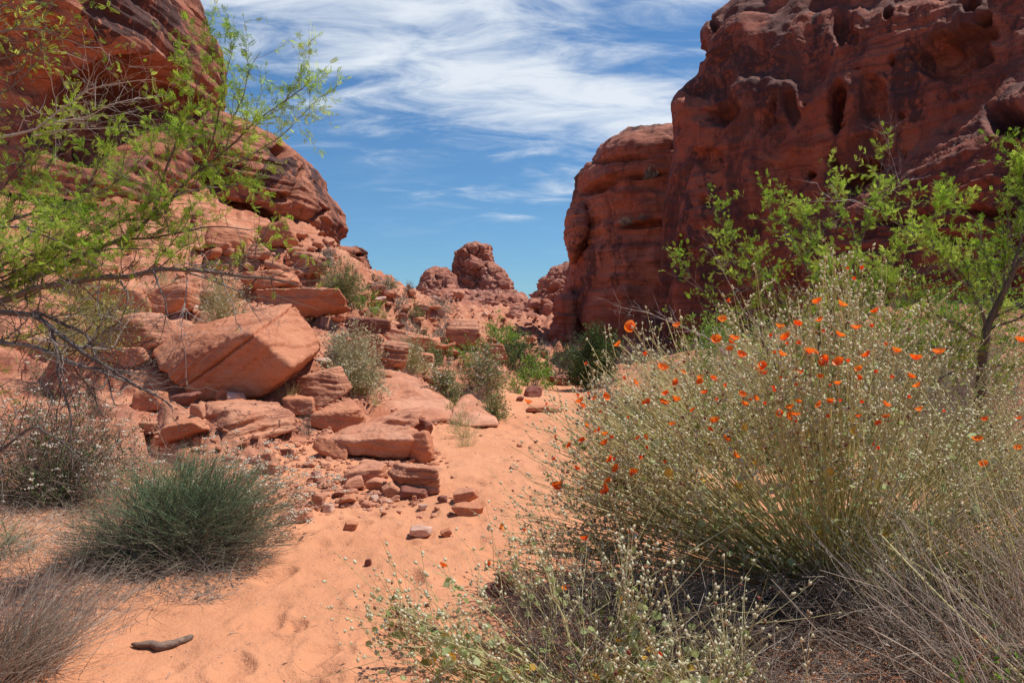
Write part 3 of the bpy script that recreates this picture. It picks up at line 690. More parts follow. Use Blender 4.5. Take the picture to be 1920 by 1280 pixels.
# the great split boulder in the middle of the slope
a_ = np.array(P(352, 722, 8.65)); b_ = np.array(P(478, 628, 8.5)); cr_ = np.cross(b_-np.array([0, 0, CAMZ]), a_-np.array([0, 0, CAMZ]))
c_ = np.array(P(372, 700, 8.7)); e_ = np.array(P(352, 715, 8.7))
hull_rock('boulder', [(280, 662, 9.1), (302, 636, 9.35), (398, 606, 9.5), (478, 598, 9.6), (455, 592, 10.3), (522, 569, 10.5), (545, 568, 10.5), (602, 642, 9.8), (599, 656, 9.5), (545, 692, 8.55), (492, 744, 8.75), (380, 750, 8.8), (350, 734, 8.75), (474, 622, 8.45), (300, 690, 8.8)], 1.15,
    'huge angular red boulder with a diagonal crack, propped on smaller rocks on the left slope', 7, M_BOULDER, 40, 3, .5, .016, 9, (-.6, .1, .8), [(cr_, (352, 722, 8.65), .013, .085)])
hull_rock('boulder', [(384, 760, 8.6), (392, 750, 9.0), (440, 748, 9.3), (520, 755, 9.2), (552, 780, 8.9), (556, 805, 8.7), (470, 838, 8.1), (425, 842, 7.9), (388, 815, 8.1), (432, 770, 8.05)], .5,
    'squat banded block with a pale cut face directly under the huge cracked boulder', 6, M_BANDED, 26, 8, .7, .03, 7, (-.25, .1, 1))
rock(438, 752, 34, 17, 'small pale rounded stone on top of the squat banded block', Y=8.75, seed=4, level=4, mat=M_PALESTONE, name='stone', cat='stone')
rock(421, 751, 34, 22, 'reddish stone wedged behind the small pale rounded stone under the huge boulder', Y=8.95, seed=5, level=4, name='stone', cat='stone')
HB = [  # px, foot py, w, h, label, seed, material, band, bfreq, level, tilt, depth
 (560, 592, 175, 52, 'long flat ledge of banded rock behind the top of the huge cracked boulder', 11, M_BOULDER, .04, 5, 6, 3, .6),
 (500, 545, 120, 34, 'broad smooth slab on the slope above the huge boulder, under the bare dark branch', 12, M_BOULDER, .03, 5, 5, -4, .8),
 (250, 665, 120, 66, 'long pinkish slab lying tilted down to the huge boulder from the left', 13, M_BANDED, .02, 5, 6, 26, .7),
 (322, 662, 58, 46, 'rounded smooth stone behind the left tip of the huge boulder', 14, M_BOULDER, 0, 5, 5, 0, .8),
 (236, 688, 78, 34, 'pale wedge shaped rock behind the white flowered bush', 15, M_STONE, 0, 5, 5, 8, .8),
 (215, 578, 130, 46, 'dark undercut ledge rock on the upper left slope behind the tree', 16, M_BOULDER, .05, 5, 5, -6, .7),
 (300, 590, 120, 46, 'large rounded rock sloping down behind the tree, left of the tall straw tuft', 17, M_BOULDER, .03, 5, 5, 12, .7),
 (604, 760, 88, 64, 'dark swirl banded rock right beside the huge boulder', 18, M_BANDED, .03, 6, 6, 20, .8),
 (560, 780, 62, 36, 'rounded reddish rock half hidden in straw, right under the huge boulder', 19, M_BOULDER, 0, 5, 5, 0, .8),
 (640, 805, 104, 50, 'smooth orange block with a ragged lower edge, right of the squat banded block', 20, M_BOULDER, .02, 5, 6, -3, .7),
 (735, 815, 115, 42, 'low purplish slab reaching down towards the sand', 21, M_STONE, .04, 5, 5, 8, .7),
 (793, 815, 34, 30, 'small dark red knob at the lower end of the purplish slab', 22, M_DARKSTONE, 0, 5, 4, 0, .8),
 (672, 672, 92, 38, 'layered flat rock with curved bands, behind the big straw mallow shrub', 23, M_BANDED, .04, 7, 6, 6, .7),
 (722, 692, 90, 54, 'stack of thin ledges stepping down to the right, in the middle of the slope', 24, M_BANDED, .06, 8, 6, 4, .7),
 (687, 632, 84, 34, 'dark faced block under the ledge in the middle distance', 25, M_DARKSTONE, .03, 6, 5, 0, .7),
 (760, 650, 90, 26, 'flat sunlit slab pointing right, upper of the two slabs in the slope', 26, M_STONE, .03, 6, 5, -3, .7),
 (800, 670, 62, 26, 'flat reddish slab pointing right, lower of the two slabs in the slope', 27, M_BOULDER, .02, 6, 5, -12, .7),
 (788, 690, 50, 28, 'rounded red rock on the slope above the big smooth slab', 28, M_BOULDER, 0, 6, 5, 0, .8),
 (700, 858, 158, 58, 'low dome rock with a shallow pale hollow, rising from the sand', 29, M_STONE, .02, 6, 6, -4, .8),
 (787, 866, 52, 56, 'upright reddish rock leaning on the right end of the low dome rock', 30, M_BOULDER, .03, 6, 5, 22, .8),
 (622, 858, 72, 34, 'angular dark rock with a shaded front, left end of the low dome rock', 31, M_BOULDER, .0, 6, 5, -20, .7),
 (775, 926, 98, 56, 'thick banded rock of two layers lying on the edge of the sand', 32, M_BANDED, .05, 3.2, 6, 9, .7),
 (772, 936, 62, 22, 'dark base stone carrying the thick banded rock', 33, M_DARKSTONE, 0, 5, 4, 0, .7),
 (738, 930, 42, 26, 'tilted wedge of stone against the left side of the thick banded rock', 34, M_BANDED, .03, 5, 4, 30, .8),
 (707, 922, 46, 24, 'blocky reddish stone left of the tilted wedge', 35, M_STONE, .0, 5, 4, 0, .8),
 (684, 905, 74, 32, 'flat tan slab lying on the rubble below the low dome rock', 36, M_STONE, .03, 5, 5, 4, .8),
 (694, 880, 44, 18, 'small oblong block touching the front of the low dome rock', 37, M_STONE, .0, 5, 4, 0, .7),
 (660, 920, 40, 22, 'angular stone left of the blocky stone in the rubble', 38, M_STONE, .0, 5, 4, 10, .8),
 (870, 942, 50, 22, 'brown wedge stone on the sand right of the banded rock', 39, M_STONE, .02, 5, 5, 8, .8),
 (875, 967, 62, 20, 'flat rectangular slab lying on the sand with a dark front edge', 40, M_BOULDER, .0, 5, 5, 0, .6),
 (829, 942, 20, 12, 'small dark stone on the sand between banded rock and wedge stone', 41, M_DARKSTONE, 0, 5, 4, 0, .8),
 (777, 940, 10, 11, 'tiny pointed stone standing in front of the dark base stone', 42, M_STONE, 0, 5, 3, 0, .8),
 (655, 993, 30, 15, 'red stone lying alone on the sand below the rubble', 43, M_BOULDER, .0, 5, 4, -8, .7),
 (690, 1063, 13, 13, 'dark maroon pebble alone in the middle of the sandy path', 44, M_DARKSTONE, 0, 5, 4, 0, .8),
 (788, 1007, 42, 16, 'low pale purple stone half sunk in the sand', 45, M_PALESTONE, 0, 5, 4, 0, .8),
 (836, 1006, 22, 14, 'small dark faced wedge in the sand next to the low pale stone', 46, M_BOULDER, 0, 5, 4, 15, .8),
 (793, 957, 18, 10, 'little pale stone on the sand in front of the banded rock', 47, M_PALESTONE, 0, 5, 3, 0, .8),
 (554, 980, 62, 22, 'knobbly brown rock half buried in the sand right of the green bush', 48, M_STONE, 0, 5, 5, 8, .8),
 (505, 889, 52, 20, 'thin red slab on the sand at the left end of the rubble', 49, M_BOULDER, 0, 5, 5, 0, .7),
 (497, 868, 32, 18, 'pink block behind the thin red slab', 50, M_STONE, 0, 5, 4, 0, .8),
 (536, 857, 26, 16, 'small dark red block at the foot of the squat banded block', 51, M_DARKSTONE, 0, 5, 4, 0, .8),
 (595, 952, 26, 28, 'pointed pink stone standing in the rubble', 52, M_STONE, 0, 5, 4, 0, .8),
 (614, 962, 22, 15, 'rounded pale stone at the lower edge of the rubble', 53, M_PALESTONE, 0, 5, 4, 0, .8),
 (648, 950, 38, 18, 'low red stone with a dark side at the lower edge of the rubble', 54, M_BOULDER, 0, 5, 4, 14, .8),
 (594, 896, 17, 10, 'white grey stone among red ones in the rubble', 55, M_PALESTONE, 0, 5, 3, 0, .8),
 (342, 830, 100, 44, 'broken reddish slab lying in front of the shade under the huge boulder', 56, M_BOULDER, .0, 5, 5, 12, .8),
 (370, 785, 26, 26, 'square pink block under the left side of the huge boulder', 57, M_STONE, .0, 5, 4, 0, .9),
 (343, 762, 48, 26, 'shaded rock under the left end of the huge boulder', 58, M_DARKSTONE, .0, 5, 4, 0, .9),
 (355, 830, 30, 22, 'rounded red cobble beside the pale cut face of the squat block', 59, M_BOULDER, .0, 5, 4, 0, .9),
 (372, 838, 26, 18, 'lower rounded red cobble under the squat block', 60, M_BOULDER, .0, 5, 4, 0, .9),
 (275, 770, 66, 40, 'sunlit boulder behind the white flowers left of the huge boulder', 61, M_BOULDER, .0, 5, 5, 0, .9),
 (276, 822, 70, 26, 'low shaded slab among white flowers', 62, M_STONE, .0, 5, 5, 6, .9),
 (1000, 744, 36, 20, 'dark rounded rock at the edge of the shade on the wash', 63, M_DARKSTONE, .0, 5, 4, 0, .8),
 (974, 752, 16, 9, 'small stone left of the dark rounded rock on the wash', 64, M_DARKSTONE, .0, 5, 3, 0, .8),
 (935, 684, 36, 28, 'brown boulder between green bushes at the end of the wash', 65, M_BOULDER, .05, 4, 5, 0, .8),
 (1060, 722, 70, 18, 'flat shaded ledge at the foot of the big cliff', 66, M_DARKSTONE, .04, 4, 5, 2, .6),
 (868, 648, 62, 54, 'large rounded boulder with curved layers beyond the sloping slabs', 67, M_BANDED, .03, 6, 6, 15, .8),
 (790, 590, 30, 16, 'small block on the skyline slope beside a grey shrub', 68, M_STONE, .0, 6, 4, 0, .8),
 (945, 1115, 44, 40, 'dark red rock half hidden behind the pale leafed mallow', 69, M_DARKSTONE, .0, 6, 5, 0, .8),
 (935, 1118, 60, 16, 'flat shaded stone in front of the dark red rock by the mallow', 70, M_DARKSTONE, .0, 6, 4, 0, .8),
 (1020, 772, 70, 8, 'thin ledge of rock in the wash in front of the shaded sand', 71, M_BOULDER, .0, 6, 4, 0, .6),
 (490, 660, 30, 12, 'thin flake of rock on top of the slope', 72, M_STONE, .0, 6, 4, 0, .8),
 (170, 545, 90, 40, 'rounded rock ledge on the slope showing through the tree', 73, M_BOULDER, .04, 6, 5, 0, .8),
 (420, 470, 90, 40, 'rounded block high on the slope just below the varnished crag', 74, M_BOULDER, .03, 6, 5, -8, .8),
 (520, 470, 60, 44, 'upright smooth rock under the nose of the varnished crag', 75, M_BOULDER, .03, 6, 5, 20, .8),
 (575, 520, 70, 40, 'blocky ledge left of the big olive bush', 76, M_BANDED, .05, 6, 5, 0, .8),
 (480, 500, 46, 26, 'brown block between the tree twigs and the olive bush', 77, M_STONE, .03, 6, 5, 0, .8),
]
for (px, py, w_, h_, lb, sd_, mt_, bd_, bf_, lv_, tl_, dp_) in HB:
    if lb.startswith('thin flake'): continue
    rock(px, py, w_, h_, lb, dp_, sd_, min(lv_, 6 if w_ > 95 else 5), mt_, bd_, bf_, tilt=tl_, p=12 if sd_ in (29, 30, 20, 17, 14, 74, 75, 28, 19) else 26, rough=.8, name='boulder' if w_ > 60 else 'stone', cat='boulder' if w_ > 60 else 'stone', rot=(sd_*37 % 30)-15 if w_ < 60 else 0)
# big smooth slabs dipping right down into the sand
hull_rock('rock_slab', [(648, 712, 13.0), (700, 690, 13.5), (760, 702, 13.3), (800, 722, 12.9), (835, 745, 12.4), (862, 775, 11.6), (850, 790, 11.0), (790, 796, 10.6), (700, 782, 10.9), (645, 750, 11.6)], 1.2,
    'broad smooth pink slab sloping down to the right above the sandy path', 6, M_STONE, 22, 81, .45, .012, 7, (-.3, -.2, 1), cat='rock slab')
hull_rock('rock_slab', [(865, 745, 13.2), (880, 738, 13.4), (905, 760, 12.9), (930, 785, 12.2), (936, 798, 11.7), (880, 800, 11.4), (840, 790, 11.4), (850, 765, 12.0)], .9,
    'pointed smooth slab ending in the sand, right neighbour of the broad pink slab', 6, M_STONE, 22, 82, .4, .012, 7, (-.3, -.2, 1), cat='rock slab')
hull_rock('rock_slab', [(130, 1262, 2.72), (165, 1228, 2.9), (235, 1222, 2.93), (282, 1240, 2.84), (284, 1300, 2.55), (120, 1310, 2.5)], .05,
    'flat pale orange rock surface barely showing through the sand, bottom left beside the driftwood', 6, M_STONE, 22, 83, .25, .0, 7, (0, 0, 1), cat='rock slab')

# loose stones: a few shapes, many individuals
protos = []
for k in range(7):
    V, f = unit_rock(3, 200+k, 12); V = weather(V, f, 1.0, 200+k, 1.0, .05 if k % 2 else 0, 4)
    g = Geo(); g.add(V, f, .5); protos.append([g.mesh('stone', m_, None, smooth=False if k % 3 == 0 else True) for m_ in (M_STONE, M_BOULDER, M_PALESTONE, M_DARKSTONE)])
ZONES = [  # quad of the photograph in which they lie, count, size range in px, label, group
 ((490, 870, 760, 965), 70, (8, 24), 'small angular stone of the loose rubble spilling onto the sand below the low dome rock', 'rubble stones below the low dome rock'),
 ((560, 800, 830, 870), 16, (8, 22), 'small stone lying around the low dome rock', 'stones around the low dome rock'),
 ((280, 790, 480, 870), 20, (10, 26), 'small red stone on the ground left of and below the squat banded block', 'stones at the squat banded block'),
 ((600, 640, 850, 720), 38, (12, 34), 'small block on the mid slope between the straw shrubs', 'blocks on the mid slope'),
 ((620, 540, 860, 640), 44, (11, 28), 'reddish block scattered over the far slope below the skyline shrubs', 'blocks on the far slope'),
 ((380, 440, 640, 560), 36, (14, 40), 'block of rock strewn under the varnished crag', 'blocks under the varnished crag'),
 ((860, 590, 1020, 680), 20, (10, 26), 'pinkish block in the rubble at the end of the valley', 'rubble at the end of the valley'),
 ((100, 380, 400, 640), 24, (16, 44), 'rock lying on the upper left slope behind the green tree', 'rocks behind the green tree'),
]
r_ = np.random.default_rng(77)
MARKS = [  # things one can find, by where they stand in the photograph
 (440, 660, 'the huge cracked boulder'), (468, 795, 'the squat banded block'), (700, 835, 'the low dome rock'), (775, 905, 'the thick banded rock'), (600, 735, 'the dark swirl banded rock'),
 (690, 655, 'the layered flat rock'), (745, 750, 'the broad smooth slab'), (900, 775, 'the pointed smooth slab'), (635, 535, 'the big olive bush'), (660, 690, 'the straw mallow shrub'), (640, 780, 'the smooth orange block'),
 (560, 570, 'the long flat ledge'), (590, 400, 'the nose of the varnished crag'), (480, 420, 'the varnished crag'), (868, 625, 'the large rounded layered boulder'), (950, 640, 'the large green bush'), (780, 655, 'the flat sunlit slabs'),
 (740, 550, 'the skyline shrubs'), (820, 575, 'the grey cushion shrubs'), (505, 880, 'the thin red slab'), (684, 893, 'the flat tan slab'), (320, 640, 'the rounded smooth stone'), (250, 630, 'the long pinkish slab'), (300, 570, 'the slope rock behind the tree'),
 (215, 560, 'the dark undercut ledge'), (150, 480, 'the middle of the green tree'), (345, 810, 'the broken reddish slab'), (555, 965, 'the knobbly half buried rock'), (655, 985, 'the lone red stone'), (890, 520, 'the far butte'), (1010, 560, 'the sunlit ridge'), (620, 840, 'the angular dark rock')]
CN = ('tan red', 'orange red', 'pale pink', 'dark maroon'); seen = {}
def stone_label(px, py, sz, mi, flat):
    k = int(np.argmin([math.hypot(px-a, (py-b)*1.2) for a, b, _ in MARKS])); a, b, nm = MARKS[k]
    dx, dy = px-a, py-b; parts_ = []
    if abs(dy) > 8: parts_.append('above' if dy < 0 else 'below')
    if abs(dx) > 8: parts_.append('left of' if dx < 0 else 'right of')
    where = ' '.join(parts_) if parts_ else 'against'
    near = math.hypot(dx, dy); dist = 'just ' if near < 25 else ('' if near < 60 else 'far ')
    size = 'tiny' if sz < 9 else 'small' if sz < 13 else 'mid sized' if sz < 19 else 'large'
    lab = '%s %s %s stone %s%s %s' % (size, 'flat' if flat < .48 else 'chunky' if flat < .6 else 'tall', CN[mi], dist if where != 'against' else '', where, nm)
    seen[lab] = seen.get(lab, 0)+1
    return lab if seen[lab] == 1 else lab.replace(' stone ', (' tilted stone ', ' rounded stone ', ' angular stone ', ' weathered stone ')[min(seen[lab]-2, 3)])
for (x0, y0, x1, y1), cnt, (s0, s1), lb, gp in ZONES:
    for k in range(cnt):
        px = x0+r_.random()*(x1-x0); py = y0+r_.random()*(y1-y0)
        b = hit(px, py); spx = s0+(s1-s0)*r_.random()**2.2; sz = spx/F*b[1]/2; mi = r_.choice([0, 0, 0, 1, 1, 2, 3]); fl = r_.uniform(.35, .7)
        o = bpy.data.objects.new('stone', protos[r_.integers(7)][mi]); COL.objects.link(o)
        o.location = (b[0], b[1], b[2]+sz*.25); o.scale = (sz*r_.uniform(.9, 1.3), sz*r_.uniform(.7, 1.1), sz*fl)
        o.rotation_euler = (r_.normal()*.25, r_.normal()*.25, r_.random()*6.28)
        tag(o, stone_label(px, py, spx, mi, fl), 'stone', gp)
# smaller blocks between them, past counting
g = Geo(); v0, f0 = unit_rock(2, 300, 10)
for (x0, y0, x1, y1), cnt, (s0, s1) in (((600, 640, 850, 720), 110, (4, 12)), ((620, 530, 860, 640), 190, (4, 11)), ((380, 440, 640, 560), 120, (5, 14)), ((860, 580, 1020, 680), 110, (4, 10)), ((60, 380, 400, 700), 120, (5, 16)), ((280, 760, 640, 880), 110, (4, 10))):
    for k in range(cnt):
        b = hit(x0+r_.random()*(x1-x0), y0+r_.random()*(y1-y0)); sz = (s0+(s1-s0)*r_.random()**2)/F*b[1]/2
        scatter(g, v0*np.array([1, r_.uniform(.6, 1), r_.uniform(.35, .7)]), f0, (b+np.array([0, 0, sz*.2]))[None], rotmats(1, np.array([[r_.normal()*.35, r_.normal()*.35, 1.]]), r=r_), sz)
o = g.obj('rubble', M_STONE, smooth=False, kind='stuff'); tag(o, 'small broken rubble filling the gaps between the rocks of the left slope', 'rubble')
# gravel: nobody could count it
g = Geo(); v0, f0 = ico(1); v0 = v0*np.array([1, .8, .5])
N = 5600; px = np.where(r_.random(N) < .6, r_.uniform(440, 850, N), r_.uniform(250, 1000, N)); Y = 5.2+r_.random(N)**1.3*12
x = (px-960)/F*Y; dens_ = fbm(np.stack([x, Y, x*0], 1)*.8, 2)
rm = rockmask(x, Y); keep = (rm > .05)|((Y > 5.5)&(Y < 8.2)&(x < -.75)&(x > -2.6)&(dens_ > -.15))|((r_.random(N) < .06)&(x > -1.8)&(x < 0.6))
x, Y = x[keep], Y[keep]; z = ground_h(x, Y); n_ = len(x)
sz = r_.uniform(.006, .03, n_)*(1+r_.random(n_)**4*1.6)
scatter(g, v0, f0, np.stack([x, Y, z+sz*.2], 1), rotmats(n_, np.stack([r_.normal(size=n_)*.3, r_.normal(size=n_)*.3, np.ones(n_)], 1)), sz)
o = g.obj('gravel', M_STONE, smooth=False, kind='stuff'); tag(o, 'red gravel and rock chips strewn over the slope foot and the sand', 'gravel')
g = Geo(); N = 620; Y = 2.6+r_.random(N)**1.2*7; x = np.interp(Y, [2.6, 6, 9.6], [-1.9, -1.9, -1.0])+r_.random(N)*2.6
z = ground_h(x, Y); sz = r_.uniform(.003, .0075, N)
scatter(g, v0, f0, np.stack([x, Y, z+sz*.2], 1), rotmats(N), sz)
o = g.obj('pebbles', M_PALESTONE, smooth=False, kind='stuff'); tag(o, 'tiny pale pebbles sprinkled on the sandy path', 'pebbles')

# driftwood
wood, n, b = new_mat('weathered_wood')
co = n.node('ShaderNodeTexCoord').outputs['Object']
n.put(b.inputs['Base Color'], n.mix(n.ramp(n.noise(n.mapping(co, (6, 60, 60), (0, 0, R(12))), 1.2, 5, .7), .3, .7), (.10, .06, .045), (.30, .20, .145))); b.inputs['Roughness'].default_value = .85
bp = n.node('ShaderNodeBump'); bp.inputs['Strength'].default_value = .8; bp.inputs['Distance'].default_value = .01
n.put(bp.inputs['Height'], n.noise(n.mapping(co, (6, 70, 70), (0, 0, R(12))), 1.5, 5, .7)); n.put(b.inputs['Normal'], bp.outputs[0])
pts = []; 
for px, py in ((247, 1214), (262, 1217), (285, 1216), (300, 1219), (325, 1213), (345, 1206), (362, 1200)):
    Yw = 1.3*F/(py-640); xw = (px-960)/F*Yw; pts.append((xw, Yw, 0.0))
pts = np.array(pts); pts[:, 2] = np.linspace(gz(pts[0, 0], pts[0, 1]), gz(pts[-1, 0], pts[-1, 1]), len(pts))+.012+.003*np.sin(np.arange(len(pts))*1.1); base = pts.mean(0); K = 28
tt = np.linspace(0, len(pts)-1, K); pw = np.stack([np.interp(tt, range(len(pts)), pts[:, k]) for k in range(3)], 1)
rw = np.interp(np.linspace(0, 1, K), [0, .08, .3, .5, .8, .96, 1], [.004, .011, .016, .019, .014, .013, .007])
g = Geo(); tubes(g, pw[None], rw[None]*1.0, 12)
v = g.v[0]; nn_ = pn(v*22, 6)*.006; v[:, 2] += nn_; v[:, 1] += pn(v*30, 9)*.005
o = g.obj('driftwood_stick', wood, None, base); tag(o, 'grey brown piece of driftwood lying on the sand at bottom left', 'stick')

# angular blocks that break up the far rocks
ang = []
for k in range(5):
    V, f = unit_rock(3, 500+k, 40, 5); V = weather(V, f, 1.0, 500+k, 1.3, .05, 3); g = Geo(); g.add(V, f, .5); ang.append(g.mesh('crag_block', M_FAR, None, smooth=False))
r_ = np.random.default_rng(88)
for o in [o for o in bpy.data.objects if o.get('category') in ('butte', 'ridge')]:
    spots = ((885, 520, 26, 36, 110.5, 1.2, 34), (826, 548, 30, 28, 106.5, 1.2, 26), (932, 552, 24, 26, 107.5, 1.2, 22), (890, 490, 20, 14, 111.5, .9, 10), (890, 580, 110, 22, 96, 1.4, 60)) if o['category'] == 'butte' else ((1040, 575, 36, 36, 60, .6, 30), (1010, 595, 36, 16, 58, .6, 20))
    for (cx, cy, wx, wy, Yb, sz, n) in spots:
        for k in range(n):
            px = cx+r_.uniform(-1, 1)*wx*.8; py = cy+r_.uniform(-1, 1)*wy*.8; b = bpy.data.objects.new('crag_block', ang[r_.integers(5)]); COL.objects.link(b); b.parent = o
            Yd_ = Yb+r_.uniform(-1, 3)
            # sit on the surface of the mass: drop a line along the view from the sky side
            p = P(px, py, Yd_); b.location = [float(q) for q in (p-np.array(o.location))]; s = sz*r_.uniform(.45, 1.1); b.scale = (s, s*.9, s*r_.uniform(.6, 1.3)); b.rotation_euler = (r_.normal()*.2, r_.normal()*.25, r_.random()*6.28)
# ------------------------------------------------------------------ plants
LEAF = (np.array([(0, 0, 0), (.22, .07, .45), (0, 0, 1), (-.22, .07, .45)]), np.array([(0, 1, 2), (0, 2, 3)]))
POD = (np.array([(0, 0, 0), (.36, 0, .4), (-.18, .31, .4), (-.18, -.31, .4), (0, 0, 1)]), np.array([(0, 2, 1), (0, 3, 2), (0, 1, 3), (1, 2, 4), (2, 3, 4), (3, 1, 4)]))
def fan_leaf(n=13):
    v = [(0, 0, 0)]
    for k in range(n):
        a = -2.45+4.9*k/(n-1); r = .52*(1+.13*math.cos(a*5.2)+.04*math.sin(a*3)); v.append((r*math.sin(a), .17*abs(math.sin(a))*r/.5+.06*math.cos(a*5.2), .42+r*math.cos(a)))
    return np.array(v), np.array([(0, k+1, k+2) for k in range(n-1)])
FAN = fan_leaf()
def feather(n=8, L=1.0):
    v = []; f = []
    for k in range(n):
        z = .12+.88*k/n; s = .30*(1-.35*abs(k/n-.4)*2)
        for sd in (-1, 1):
            i = len(v); a = (sd*.02, 0, z); tip = (sd*s, .05*((k*7+sd) % 3-1), z+.11); wd = .075
            m1 = (sd*s*.35, .05, z+.05-wd*1.25)
            v += [a, m1, (tip[0], tip[1], tip[2]+.02)]; f += [(i, i+1, i+2)]
    return np.array(v), np.array(f)
FEATHER = feather()
def flower_mesh():
    v = []; f = []
    for k in range(5):
        a = k*2*math.pi/5; i = len(v)
        for (r, z, w_) in ((.06, .05, .06), (.36, .22, .36), (.56, .48, .56), (.66, .66, .50)):
            for u in (-1, 0, 1):
                ang = a+u*w_/max(r, .1)*.72; rr_ = r*(1+.05*abs(u)); zz = z+(.03 if u == 0 else -.02)+.035*((k+u) % 2)
                v.append((rr_*math.cos(ang), rr_*math.sin(ang), zz))
        for j in range(3):
            for c in range(2):
                q = i+j*3+c; f.append((q, q+1, q+4, q+3))
    return np.array(v), np.array(f)
PETALS = flower_mesh()
SPLAT = (np.array([(1, 0, 0), (0, 1, 0), (-1, 0, 0), (0, -1, 0), (0, 0, 1), (0, 0, -1.)]), np.array([(0, 1, 4), (1, 2, 4), (2, 3, 4), (3, 0, 4), (1, 0, 5), (2, 1, 5), (3, 2, 5), (0, 3, 5)]))
M_TAN = plant_mat('dry_tan_stem', [(0, (.50, .43, .18)), (.5, (.70, .62, .32)), (1, (.90, .84, .52))], .45)
M_BROWN = plant_mat('dead_brown_stem', [(0, (.14, .10, .075)), (.6, (.28, .21, .16)), (1, (.46, .38, .31))])
M_BARK = plant_mat('dark_bark', [(0, (.07, .055, .05)), (.5, (.15, .12, .10)), (1, (.30, .26, .23))])
M_DEADWOOD = plant_mat('silver_dead_twig', [(0, (.32, .27, .24)), (1, (.58, .53, .49))])
M_POD = plant_mat('papery_pod', [(0, (.30, .07, .06)), (.12, (.42, .26, .16)), (.2, (.70, .60, .40)), (.6, (.80, .73, .53)), (1, (.80, .80, .55))], .4)
M_MLEAF = plant_mat('mallow_leaf', [(0, (.22, .26, .07)), (.5, (.42, .48, .19)), (.9, (.58, .64, .34)), (1, (.60, .70, .44))], .5)
M_YLEAF = plant_mat('yellowed_leaf', [(0, (.62, .30, .05)), (1, (.75, .50, .08))], .3)
M_PETAL = plant_mat('orange_petal', [(0, (.90, .08, .012)), (.5, (1.0, .19, .015)), (1, (1.0, .33, .04))], .4, .45)
M_CENTRE = plant_mat('flower_centre', [(0, (.75, .32, .04)), (1, (.8, .45, .06))])
M_ACACIA = plant_mat('acacia_leaf', [(0, (.15, .28, .03)), (.5, (.37, .58, .05)), (1, (.64, .76, .15))], .55)
M_GREY = plant_mat('grey_foliage', [(0, (.20, .21, .165)), (.5, (.33, .34, .27)), (1, (.48, .48, .40))], .25)
M_OLIVE = plant_mat('olive_foliage', [(0, (.15, .17, .06)), (.5, (.27, .29, .11)), (1, (.42, .42, .20))], .25)
M_GREEN = plant_mat('green_foliage', [(0, (.10, .20, .025)), (.5, (.20, .36, .045)), (1, (.34, .52, .08))], .35)
M_DGREEN = plant_mat('dark_green_foliage', [(0, (.035, .06, .02)), (.5, (.07, .12, .035)), (1, (.13, .20, .05))], .2)
M_STRAW = plant_mat('straw_foliage', [(0, (.33, .30, .16)), (.5, (.50, .46, .28)), (1, (.68, .63, .44))], .25)
M_YGREEN = plant_mat('yellow_green_foliage', [(0, (.24, .25, .05)), (.5, (.38, .36, .09)), (1, (.50, .46, .18))], .25)
M_EPH = plant_mat('needle_green_stem', [(0, (.22, .16, .12)), (.32, (.17, .17, .10)), (.55, (.13, .22, .11)), (1, (.25, .36, .16))])
M_WHITE = plant_mat('white_blossom', [(0, (.66, .55, .42)), (1, (.85, .79, .66))], .2)
M_GRASSY = plant_mat('dry_grass_blade', [(0, (.26, .19, .14)), (.4, (.46, .36, .28)), (1, (.72, .62, .50))], .2)

def dome(N, r, fill=.35, up=.12):
    """directions over a dome with radii between fill and 1"""
    a = r.uniform(0, 2*np.pi, N); z = r.uniform(up, 1, N); s = np.sqrt(1-z*z)
    k = r.uniform(fill, 1, N)**.5
    return np.stack([np.cos(a)*s, np.sin(a)*s, z], 1)*k[:, None]
SHRUB = {  # foliage material, stem material, stems, twigs each, leaves, leaf length as share of height, white blossoms
 'grey': (M_GREY, M_BROWN, 90, 4, 1500, .075, 0), 'olive': (M_OLIVE, M_OLIVE, 260, 4, 900, .10, 0), 'green': (M_GREEN, M_BROWN, 70, 4, 1500, .09, 0), 'dark': (M_DGREEN, M_BARK, 70, 4, 1700, .09, 0),
 'straw': (M_STRAW, M_TAN, 170, 5, 700, .06, 0), 'yellow': (M_YGREEN, M_TAN, 120, 5, 1200, .07, 0), 'white': (M_OLIVE, M_BROWN, 90, 4, 1500, .08, 110), 'brown': (M_GREY, M_BROWN, 130, 6, 250, .06, 0), 'grass': (M_STRAW, M_TAN, 420, 0, 0, .06, 0),
 'mallow': (M_STRAW, M_TAN, 150, 5, 1100, .055, 0)}
